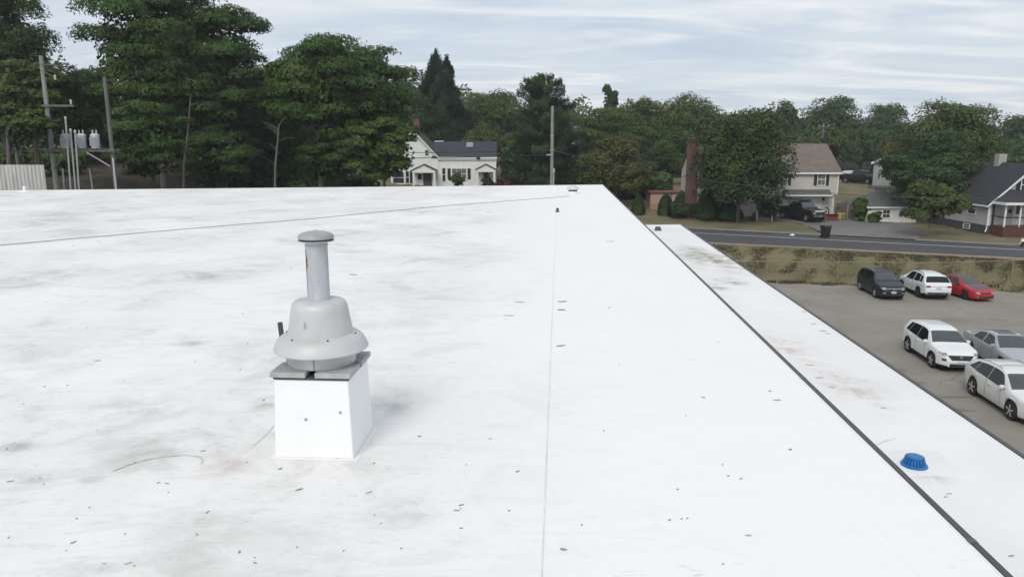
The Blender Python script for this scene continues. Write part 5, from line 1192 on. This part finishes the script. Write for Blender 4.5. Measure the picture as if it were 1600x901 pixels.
def build_car(name, label, cat, group, loc, hd, sp, m_body, rim=None):
    c = Car(sp); t = thing(name, label, cat, loc, math.atan2(hd[1], hd[0]), group)
    xs = set(np.linspace(c.x0, c.x1, 46).tolist())
    for p in sp['top']: xs.add(p[0])
    for xw in (c.wf, c.wb):
        Ra = c.r*1.19; xs = {x for x in xs if not (abs(x-xw) < Ra*1.02)}
        for k in range(15): xs.add(xw-Ra*math.cos(PI*k/14)*.9995)
        xs.add(xw-Ra*1.004); xs.add(xw+Ra*1.004)
    xs = sorted(xs); rings = [c.sec(x) for x in xs]; n = 11; b = MB()
    for x, rg in zip(xs, rings):
        b.v += [(x, y, z) for y, z in rg] + [(x, -y, z) for y, z in rg[:-1]][::-1]
    m_ = 2*n-1; cl_rows = c.clad
    clad = []
    for i in range(len(xs)-1):
        for k in range(m_-1):
            f = (i*m_+k, i*m_+k+1, (i+1)*m_+k+1, (i+1)*m_+k)
            (clad if cl_rows and (k == 0 or k == m_-2) else b.f).append(f)
    for i in (0, len(xs)-1): b.f.append(tuple(i*m_+k for k in range(m_)) if i == 0 else tuple(i*m_+k for k in range(m_-1, -1, -1)))
    me = b.mesh('body', 32); me.materials.append(m_body); o = bpy.data.objects.new('body', me); link(o, t); body = o
    if clad:
        b2 = MB(); b2.v = b.v; b2.f = clad; b2.build('cladding', m_plas, t, 32)
        # narrow black lips round the arches
    MB().box(c.x0+.25, c.x1-.25, -c.W+.22, c.W-.22, .17, min(p[1] for p in sp['belt'])-.14).build('underbody_shade', m_under, t)  # near-black box: the underside, and shade painted into the wheel arches
    for xw in (c.wf, c.wb):
        for s in (-1, 1):
            b = MB(); Mx = Matrix.Translation((xw, s*(c.W-.115), c.r)) @ Matrix.Rotation(-s*PI/2, 4, 'X')
            b.lathe([(c.r*.66, .10), (c.r*.93, .105), (c.r*.985, .085), (c.r, .05), (c.r, -.08), (c.r*.9, -.11), (c.r*.5, -.11)], 28, M=Mx)
            wh = b.build('wheel', m_tyre, t, 40)
            b = MB(); b.lathe([(c.r*.67, .095), (c.r*.64, .10), (c.r*.60, .05), (c.r*.60, -.05)], 28, M=Mx); b.f = [f for f in b.f if len(f) == 4]
            for k in range(c.spokes):
                a = 2*PI*k/c.spokes+.3
                for da in (-.1, .1):
                    b.beam(Mx @ Vector((.05*math.cos(a), .05*math.sin(a), .092)), Mx @ Vector((c.r*.63*math.cos(a+da), c.r*.63*math.sin(a+da), .085)), 0.058, .03)
            b.lathe([(.075, .07), (.07, .10), (.03, .11), (0, .11)], 14, M=Mx); b.build('rim', rim or m_rim, wh)
            MB().lathe([(c.r*.58, .02), (c.r*.2, .03), (0, .03)], 20, M=Mx).build('brake_disc', m_plas, wh)
    # glass
    def wtop(x): q_ = c.sec(x); return q_[6][0]
    xc, xh = c.ws; e = .012
    grid_patch(lambda u, v: (lambda x: (x, (2*v-1)*(wtop(x)-.055), c.zat(x, (2*v-1)*(wtop(x)-.055))+e))(lerp(xc, xh, u)), 10, 10, 'windscreen', m_wglass, t)
    if c.rg:
        xa, xb = c.rg; grid_patch(lambda u, v: (lambda x: (x-.012, (2*v-1)*(wtop(x)-c.rgin), c.zat(x, (2*v-1)*(wtop(x)-c.rgin))+e))(lerp(xa, xb, u)), 10, 8, 'rear_window', m_cglass, t)
    for s in (-1, 1):
        for (xb0, xb1, xt0, xt1) in c.sw:
            def f(u, v):
                xb_, xt_ = lerp(xb0, xb1, u), lerp(xt0, xt1, u); zb_ = ip(c.belt, xb_)+.025; zt_ = c.sec(xt_)[6][1]-.035
                x = lerp(xb_, xt_, v); z = lerp(zb_, zt_, v); z = min(z, c.sec(x)[6][1]-.02); return (x, s*(c.yat(x, z)+.008), z)
            grid_patch(f, 8, 5, 'side_window', m_cglass, t)
        # mirrors and handles
        xm, zm = c.mir; ym = c.yat(xm, zm)
        bb = MB().lathe([(.02, -.07), (.07, -.06), (.085, 0), (.08, .05), (.04, .075), (0, .08)], 12, sy=1.35); bb.v = [(x*.8+xm, s*(abs(ym)+.11)+y, z+zm) for x, y, z in bb.v]; bb.box(xm-.04, xm+.03, min(s*ym, s*(ym+.08)), max(s*ym, s*(ym+.08)), zm-.07, zm-.03)
        bb.build('mirror', m_body if c.mirbody else m_plas, t, 40)
        for xd in c.handles:
            z = ip(c.belt, xd)-.11; y = c.yat(xd, z); MB().box(xd-.09, xd+.09, *sorted((s*(y-.01), s*(y+.028))), z-.018, z+.018).build('door_handle', c.hmat or m_body, t)
        for xd in c.seams:
            z0_, z1_ = c.bot(xd)+.1, ip(c.belt, xd)+.01
            grid_patch(lambda u, v: (xd+.009*(2*u-1), s*(c.yat(xd, lerp(z0_, z1_, v))+.003), lerp(z0_, z1_, v)), 1, 8, 'door_seam', m_under, t)
        if c.rails:
            xa, xb = c.rails; P = []
            for k in range(9):
                x = lerp(xa, xb, k/8); y = wtop(x)*.93; P.append((x, s*y, c.zat(x, y)+(.035 if 0 < k < 8 else .0)))
            MB().path(P, .017, 6).build('roof_rail', c.railm, t)
    # front and rear faces
    def end(name, ya, yb, yc_, yd, za, zb_, m, front=True, off=.008, nu=8, nv=3):
        sg = 1 if front else -1
        def f(u, v):
            y = lerp(lerp(ya, yb, u), lerp(yc_, yd, u), v); z = lerp(za, zb_, v); return (c.endx(y, z, front)+sg*off, y, z)
        return grid_patch(f, nu, nv, name, m, t)
    for args in c.front: end(*args)
    for args in c.rear: end(*args, front=False)
    return t, c, end
def pair(name, ya, yb, yc_, yd, za, zb_, m): return [(name, ya, yb, yc_, yd, za, zb_, m), (name, -ya, -yb, -yc_, -yd, za, zb_, m)]
def spec(**k):
    d = dict(clad=False, spokes=5, rg=None, rgin=.07, mirbody=True, handles=(), seams=(), rails=None, railm=m_plas, front=[], rear=[], hmat=None); d.update(k); return d
CG = 'cars parked in the lot below the roof'
def ground_car(pf, pr_, width, wb):            # nearside wheels' contact points -> loc, heading, with the car's right or left side seen
    return None
def emblem(t, x, y, z, rx, rz, m=None): MB().lathe([(rx, 0), (rx, .012), (rx*.6, .02), (0, .02)], 18, M=Matrix.Translation((x, y, z)) @ Matrix.Rotation(PI/2, 4, 'Y') @ Matrix.Diagonal((rz/rx, 1, 1, 1))).build('emblem', m or m_chrome, t)

# profiles, x forward
SUV = dict(W=.91, wroof=.60, beltm=1.06, r=.345, wf=1.345, wb=-1.285,
    top=[(-2.265, .62), (-2.25, .95), (-2.17, 1.10), (-2.05, 1.22), (-1.82, 1.52), (-1.6, 1.61), (-.9, 1.665), (-.2, 1.68), (.2, 1.65), (.45, 1.56), (1.12, 1.13), (1.25, 1.09), (1.75, 1.01), (2.05, .93), (2.18, .82), (2.25, .66), (2.265, .5)],
    belt=[(-2.3, 1.12), (-1.9, 1.13), (-1.2, 1.08), (.3, 1.0), (1.2, .98), (2.0, .88), (2.3, .7)],
    plan=[(-2.265, .70), (-2.2, .80), (-1.9, .88), (-1.2, .91), (1.2, .91), (1.8, .87), (2.1, .76), (2.265, .60)],
    sill=[(-2.3, .42), (-2.0, .34), (-1.5, .25), (1.6, .25), (2.0, .28), (2.3, .32)], ws=(1.06, .42), rg=(-2.02, -1.75))
navy = paint('midnight blue paint', (.006, .007, .016), .12, .4)
s1 = spec(**SUV, spokes=5, mir=(.72, 1.10), handles=(-.15, -1.1), seams=(.62, -.42), mirbody=True,
    sw=[(.84, -.39, .40, -.41), (-.42, -1.27, -.44, -1.17), (-1.30, -1.92, -1.20, -1.66)], rails=(.1, -1.4), railm=m_chrome, hmat=None,
    front=[('grille', -.42, .42, -.46, .46, .66, .77, m_plas), ('grille_bar', -.44, .44, -.46, .46, .775, .81, m_chrome), ('lower_intake', -.55, .55, -.5, .5, .34, .48, m_plas), ('number_plate', -.16, .16, -.16, .16, .47, .62, m_plate)] + pair('headlight', .46, .72, .50, .80, .72, .86, m_lamp) + pair('fog_lamp', .48, .68, .50, .70, .46, .53, m_lamp))
t, c, _ = build_car('parked_car', 'dark navy crossover facing the roof, parked before the chain link fence', 'car', CG, (25.52, 50.05, 0), (-.09, -1), s1, navy)
emblem(t, c.endx(0, .74)+.012, 0, .74, .06, .06)

WHITE = paint('white car paint', (.74, .75, .76), .6)
ESC = dict(SUV); ESC.update(W=.92, top=[(-2.29, .60), (-2.27, .92), (-2.2, 1.06), (-2.08, 1.16), (-1.80, 1.50), (-1.62, 1.58), (-.9, 1.655), (-.2, 1.675), (.2, 1.64), (.5, 1.54), (1.2, 1.12), (1.32, 1.08), (1.8, 1.0), (2.08, .92), (2.2, .82), (2.28, .66), (2.29, .5)], plan=[(-2.29, .76), (-2.22, .84), (-1.9, .90), (-1.2, .92), (1.2, .92), (1.8, .87), (2.12, .76), (2.29, .60)], ws=(1.12, .46), rg=(-2.07, -1.74))
s2 = spec(**ESC, clad=True, mir=(.76, 1.08), handles=(-.1, -1.05), seams=(.66, -.40), sw=[(.84, -.34, .40, -.36), (-.43, -1.30, -.45, -1.12), (-1.36, -1.72, -1.2, -1.5)], rails=(.1, -1.4),
    front=[('grille', -.5, .5, -.5, .5, .62, .80, m_plas)]+pair('headlight', .5, .74, .5, .78, .78, .88, m_lamp),
    rear=[('lower_bumper', -.74, .74, -.76, .76, .36, .54, m_plas), ('bumper_plate', -.52, .52, -.55, .55, .42, .48, m_chrome), ('number_plate', -.17, .17, -.17, .17, .72, .86, m_plate), ('tail_bar', -.5, .5, -.5, .5, .905, .93, m_chrome)] + pair('tail_light', .50, .80, .54, .80, .86, .98, m_tail))
t, c, _ = build_car('parked_car', 'white crossover seen from behind, between the navy and the red car', 'car', CG, (28.55, 50.15, 0), (.10, 1), s2, WHITE, m_rimd)
MB().lathe([(.05, 0), (.03, .03), (.008, .10), (0, .11)], 8, (-1.25, 0, c.topz(-1.25)-.005), sy=.4).build('antenna_fin', WHITE, t)
SED = dict(W=.86, wroof=.54, beltm=.92, r=.305, wf=1.30, wb=-1.30,
    top=[(-2.22, .55), (-2.20, .85), (-2.1, .97), (-1.55, 1.0), (-1.45, 1.01), (-.85, 1.32), (-.5, 1.385), (0., 1.40), (.28, 1.36), (1.02, .95), (1.15, .92), (1.75, .82), (2.02, .72), (2.15, .60), (2.2, .44)],
    belt=[(-2.3, .93), (-1.5, .96), (-.6, .92), (.5, .88), (1.2, .85), (2.0, .70), (2.3, .5)],
    plan=[(-2.22, .66), (-2.1, .76), (-1.7, .83), (-1.1, .86), (1.2, .86), (1.7, .82), (2.0, .72), (2.2, .56)],
    sill=[(-2.3, .36), (-2.0, .28), (-1.5, .19), (1.6, .19), (2.0, .20), (2.3, .22)], ws=(.98, .28), rg=(-1.44, -.84))
RED = paint('bright red paint', (.40, .012, .018), .35)
s3 = spec(**SED, mir=(.62, .95), mirbody=False, handles=(-.2, -.95), seams=(.60, -.30), sw=[(.66, -.24, .26, -.24), (-.32, -1.08, -.32, -.84)],
    front=[('grille', -.34, .34, -.36, .36, .52, .60, m_plas), ('lower_intake', -.55, .55, -.52, .52, .25, .36, m_plas)]+pair('headlight', .38, .62, .42, .66, .53, .65, m_lamp)+pair('fog_lamp', .50, .60, .50, .60, .30, .36, m_lamp))
t, c, _ = build_car('parked_car', 'red sedan with faded grey bonnet and dark roof beside the white crossover', 'car', CG, (30.95, 49.55, 0), (.10, -1), s3, RED, m_rimd)
mg = mat('faded grey primer', (.10, .10, .115), .55, var=.3, vscale=3)
grid_patch(lambda u, v: (lambda x: (x, (2*v-1)*.60, c.zat(x, (2*v-1)*.60)+.006))(lerp(1.12, 1.86, u)), 8, 8, 'bonnet', mg, t)
grid_patch(lambda u, v: (lambda x: (x, (2*v-1)*(c.sec(x)[6][0]-.03), c.zat(x, (2*v-1)*(c.sec(x)[6][0]-.03))+.006))(lerp(.24, -.78, u)), 8, 8, 'roof_panel', mg, t)
TUC = dict(SUV); TUC.update(W=.925, wroof=.62, r=.36, wf=1.33, wb=-1.30,
    top=[(-2.24, .66), (-2.22, .98), (-2.14, 1.14), (-2.02, 1.26), (-1.86, 1.48), (-1.72, 1.585), (-1.0, 1.64), (-.3, 1.655), (.15, 1.62), (.4, 1.53), (1.08, 1.12), (1.2, 1.085), (1.7, 1.02), (1.98, .95), (2.14, .84), (2.22, .66), (2.24, .48)],
    plan=[(-2.24, .72), (-2.15, .84), (-1.85, .91), (-1.2, .925), (1.2, .925), (1.75, .90), (2.02, .80), (2.16, .68), (2.24, .56)], ws=(1.02, .37), rg=(-2.0, -1.84))
s4 = spec(**TUC, clad=True, mir=(.70, 1.10), handles=(-.15, -1.08), seams=(.60, -.42), sw=[(.76, -.37, .33, -.39), (-.40, -1.30, -.42, -1.17), (-1.33, -1.66, -1.2, -1.45)], rails=None,
    front=[('grille', -.40, .40, -.56, .56, .60, .82, m_plas), ('lower_intake', -.62, .62, -.62, .62, .32, .43, m_plas), ('number_plate', -.17, .17, -.17, .17, .40, .54, m_plate), ('lip', -.5, .5, -.52, .52, .435, .455, m_chrome)] + pair('headlight', .58, .78, .58, .88, .80, .92, m_lamp) + pair('fog_lamp', .62, .76, .62, .78, .56, .66, m_plas))
rx = (-.107, -1)
t, c, _ = build_car('parked_car', 'white crossover with black grille, nose towards the viewer, beside the silver sedan', 'car', CG, (20.60, 34.30, 0), rx, s4, WHITE)
emblem(t, c.endx(0, .73)+.012, 0, .73, .085, .05)
SIL = dict(SED); SIL.update(W=.90, wroof=.57, r=.32, wf=1.38, wb=-1.38,
    top=[(-2.42, .60), (-2.40, .95), (-2.3, 1.04), (-1.75, 1.06), (-1.62, 1.07), (-1.0, 1.38), (-.6, 1.45), (-.05, 1.47), (.25, 1.42), (1.05, 1.0), (1.2, .97), (1.85, .88), (2.15, .79), (2.32, .68), (2.4, .5)],
    belt=[(-2.5, 1.0), (-1.5, 1.0), (-.6, .97), (.5, .93), (1.2, .90), (2.0, .78), (2.4, .6)], plan=[(-2.42, .70), (-2.3, .80), (-1.8, .88), (-1.1, .90), (1.2, .90), (1.8, .86), (2.15, .75), (2.4, .56)], ws=(1.0, .26), rg=(-1.6, -.98), beltm=.97)
SILV = paint('silver grey paint', (.40, .41, .43), .5, .35, .25)
s5 = spec(**SIL, mir=(.66, 1.02), handles=(-.2, -1.1), seams=(.64, -.36), sw=[(.72, -.30, .26, -.30), (-.38, -1.22, -.38, -.98)], front=[('grille', -.4, .4, -.42, .42, .60, .70, m_plas), ('lower_intake', -.6, .6, -.6, .6, .27, .40, m_plas)]+pair('headlight', .44, .66, .48, .74, .62, .76, m_lamp))
t, c, _ = build_car('parked_car', 'silver sedan with sunroof and opened door between two white cars', 'car', CG, (23.42, 33.75, 0), rx, s5, SILV)
grid_patch(lambda u, v: (lambda x: (x, (2*v-1)*.40, c.zat(x, (2*v-1)*.40)+.006))(lerp(.10, -.55, u)), 6, 6, 'sunroof', mat('tinted sunroof', (.045, .032, .038), .15, spec=.7), t)
b = MB(); dz = [(0, .92, .25), (0, .92, .92), (-.62, .92, 1.38), (-.98, .92, 1.40), (-1.04, .92, .93), (-1.0, .92, .25)]
# opened front door on the far side, hinged at its leading edge
Mh = Matrix.Translation((.66, .90, 0)) @ Matrix.Rotation(-R(52), 4, 'Z')
b.extr([Mh @ Vector((x, 0, z)) for x, _, z in ((0, 0, .25), (0, 0, .92), (-1.04, 0, .93), (-1.0, 0, .25))], Mh.to_3x3() @ Vector((0, .07, 0)))
dd = b.build('front_door', SILV, t)
b = MB(); P = [Mh @ Vector(q_) for q_ in ((-.05, .03, .93), (-.62, .03, 1.38), (-.98, .03, 1.40), (-1.02, .03, .93))]
for i in range(3): b.beam(P[i], P[i+1], .06, .06)
b.build('window_frame', m_plas, dd)
b = MB(); b.extr(P, Mh.to_3x3() @ Vector((0, .006, 0))); b.build('door_glass', m_cglass, dd)
VEN = dict(SUV); VEN.update(W=.95, wroof=.62, r=.37, wf=1.42, wb=-1.40, beltm=1.05,
    top=[(-2.38, .66), (-2.36, .98), (-2.28, 1.12), (-2.12, 1.26), (-1.8, 1.46), (-1.55, 1.535), (-.9, 1.60), (-.2, 1.62), (.2, 1.585), (.45, 1.50), (1.25, 1.09), (1.38, 1.06), (1.9, .98), (2.15, .90), (2.3, .78), (2.38, .64), (2.4, .5)],
    belt=[(-2.45, 1.14), (-1.9, 1.14), (-1.2, 1.08), (.3, 1.0), (1.2, .97), (2.0, .88), (2.4, .7)], plan=[(-2.38, .74), (-2.3, .84), (-1.95, .92), (-1.2, .95), (1.2, .95), (1.85, .91), (2.2, .77), (2.4, .58)], ws=(1.18, .42), rg=(-2.1, -1.72))
PEARL = paint('pearl white paint', (.70, .70, .68), .7)
s6 = spec(**VEN, mir=(.80, 1.09), handles=(-.1, -1.12), seams=(.68, -.40), sw=[(.92, -.35, .40, -.37), (-.38, -1.38, -.40, -1.20), (-1.41, -1.85, -1.23, -1.45)], rails=(.05, -1.5), railm=m_chrome, front=[('grille', -.34, .34, -.4, .4, .62, .74, m_plas), ('lower_intake', -.6, .6, -.58, .58, .32, .42, m_plas)]+pair('headlight', .46, .72, .50, .82, .68, .83, m_lamp))
t, c, _ = build_car('parked_car', 'pearl white wagon with roof rails, nearest the lower roof edge', 'car', CG, (19.90, 27.75, 0), (-.102, -1), s6, PEARL)
for xx in (-.25, -1.15): MB().path([(xx, -.56, c.topz(xx)+.02), (xx, -.3, c.topz(xx)+.05), (xx, .3, c.topz(xx)+.05), (xx, .56, c.topz(xx)+.02)], .018, 6).build('roof_bar', m_chrome, t)
TRK = dict(W=1.0, wroof=.72, beltm=1.28, r=.40, wf=1.75, wb=-1.85,
    top=[(-2.95, .7), (-2.94, 1.30), (-2.9, 1.36), (-1.0, 1.38), (-.98, 1.40), (-.85, 1.86), (-.6, 1.93), (.4, 1.94), (.62, 1.88), (1.15, 1.36), (1.3, 1.32), (2.4, 1.24), (2.62, 1.16), (2.72, .95), (2.75, .6)],
    belt=[(-3, 1.30), (1.2, 1.26), (2.4, 1.12), (2.8, .9)], plan=[(-2.95, .97), (-2.5, 1.0), (2.0, 1.0), (2.5, .96), (2.75, .86)], sill=[(-3, .52), (-2, .45), (2.2, .45), (2.8, .48)], ws=(1.10, .60), rg=(-.97, -.84))
BLK = paint('black truck paint', (.007, .008, .009), .15, .45)
def pick(label, loc, hd, lightbar, hoodm):
    s7 = spec(**TRK, clad=False, mir=(.92, 1.38), mirbody=False, handles=(.1, -.7), seams=(.85, -.05), sw=[(.92, .02, .58, .0), (-.08, -.78, -.1, -.72)],
        front=[('grille', -.56, .56, -.56, .56, .84, 1.06, m_plas), ('grille_bar', -.56, .56, -.56, .56, .93, .97, m_chrome), ('bumper', -.85, .85, -.85, .85, .56, .76, m_chrome), ('number_plate', -.16, .16, -.16, .16, .58, .70, m_plate), ('bug_shield', -.60, .60, -.60, .60, 1.09, 1.18, hoodm)]+pair('headlight', .58, .84, .58, .86, .84, 1.02, m_lamp))
    t, c, _ = build_car('pickup_truck', label, 'pickup truck', None, loc, hd, s7, BLK)
    if lightbar:
        b = MB(); b.box(.15, .45, -.66, .66, 1.97, 2.06); b.build('light_bar', m_plas, t)
        for y in (-.5, -.17, .17, .5): MB().box(.2, .42, y-.13, y+.13, 2.061, 2.14).build('beacon', m_plas, t)
        b = MB()
        for s in (-1, 1): b.tube((-1.1, s*.85, 1.38), (-1.1, s*.80, 2.1), .04, n=8)
        b.tube((-1.1, -.8, 2.1), (-1.1, .8, 2.1), .04, n=8); b.build('bed_rack', m_plas, t)
    emblem(t, c.endx(0, .95)+.015, 0, .95, .13, .06)
    return t
hd = Vector((.32, -.95)).normalized(); rt = Vector((hd.y, -hd.x))       # right-hand side of the heading
fw = Vector((30.14, 75.39)); cpos = fw - hd*1.75 - rt*.93
cz = tz(cpos.x, cpos.y)
pick('black pickup with roof light bar and pale bonnet strip before the garage', (cpos.x, cpos.y, cz+.085), hd, True, mat('pale strip', (.62, .62, .62), .4))
q_ = W(1345, 289, 106); pt_ = pick('distant dark pickup parked on the brown slope by the grey green house', (q_.x, 106, tz(q_.x, 106)), (.45, -.89), False, mat('pale strip', (.62, .62, .62), .4))
MB().box(-2.6, -1.1, -.85, .85, 1.39, 1.75).build('white_bed_load', m_trim, pt_)

# ------------------------------------------------------------------ thin summer haze
hm = bpy.data.materials.new('thin haze'); hm.use_nodes = True; t = hm.node_tree; t.nodes.clear()
o_ = t.nodes.new('ShaderNodeOutputMaterial'); pv_ = t.nodes.new('ShaderNodeVolumePrincipled'); pv_.inputs['Color'].default_value = (.92, .95, 1, 1); pv_.inputs['Density'].default_value = .00042; pv_.inputs['Anisotropy'].default_value = .1
t.links.new(pv_.outputs[0], o_.inputs['Volume'])
hz = MB().box(-430, 430, -130, 570, -4, 45).build('haze', hm); tag(hz, kind='stuff')
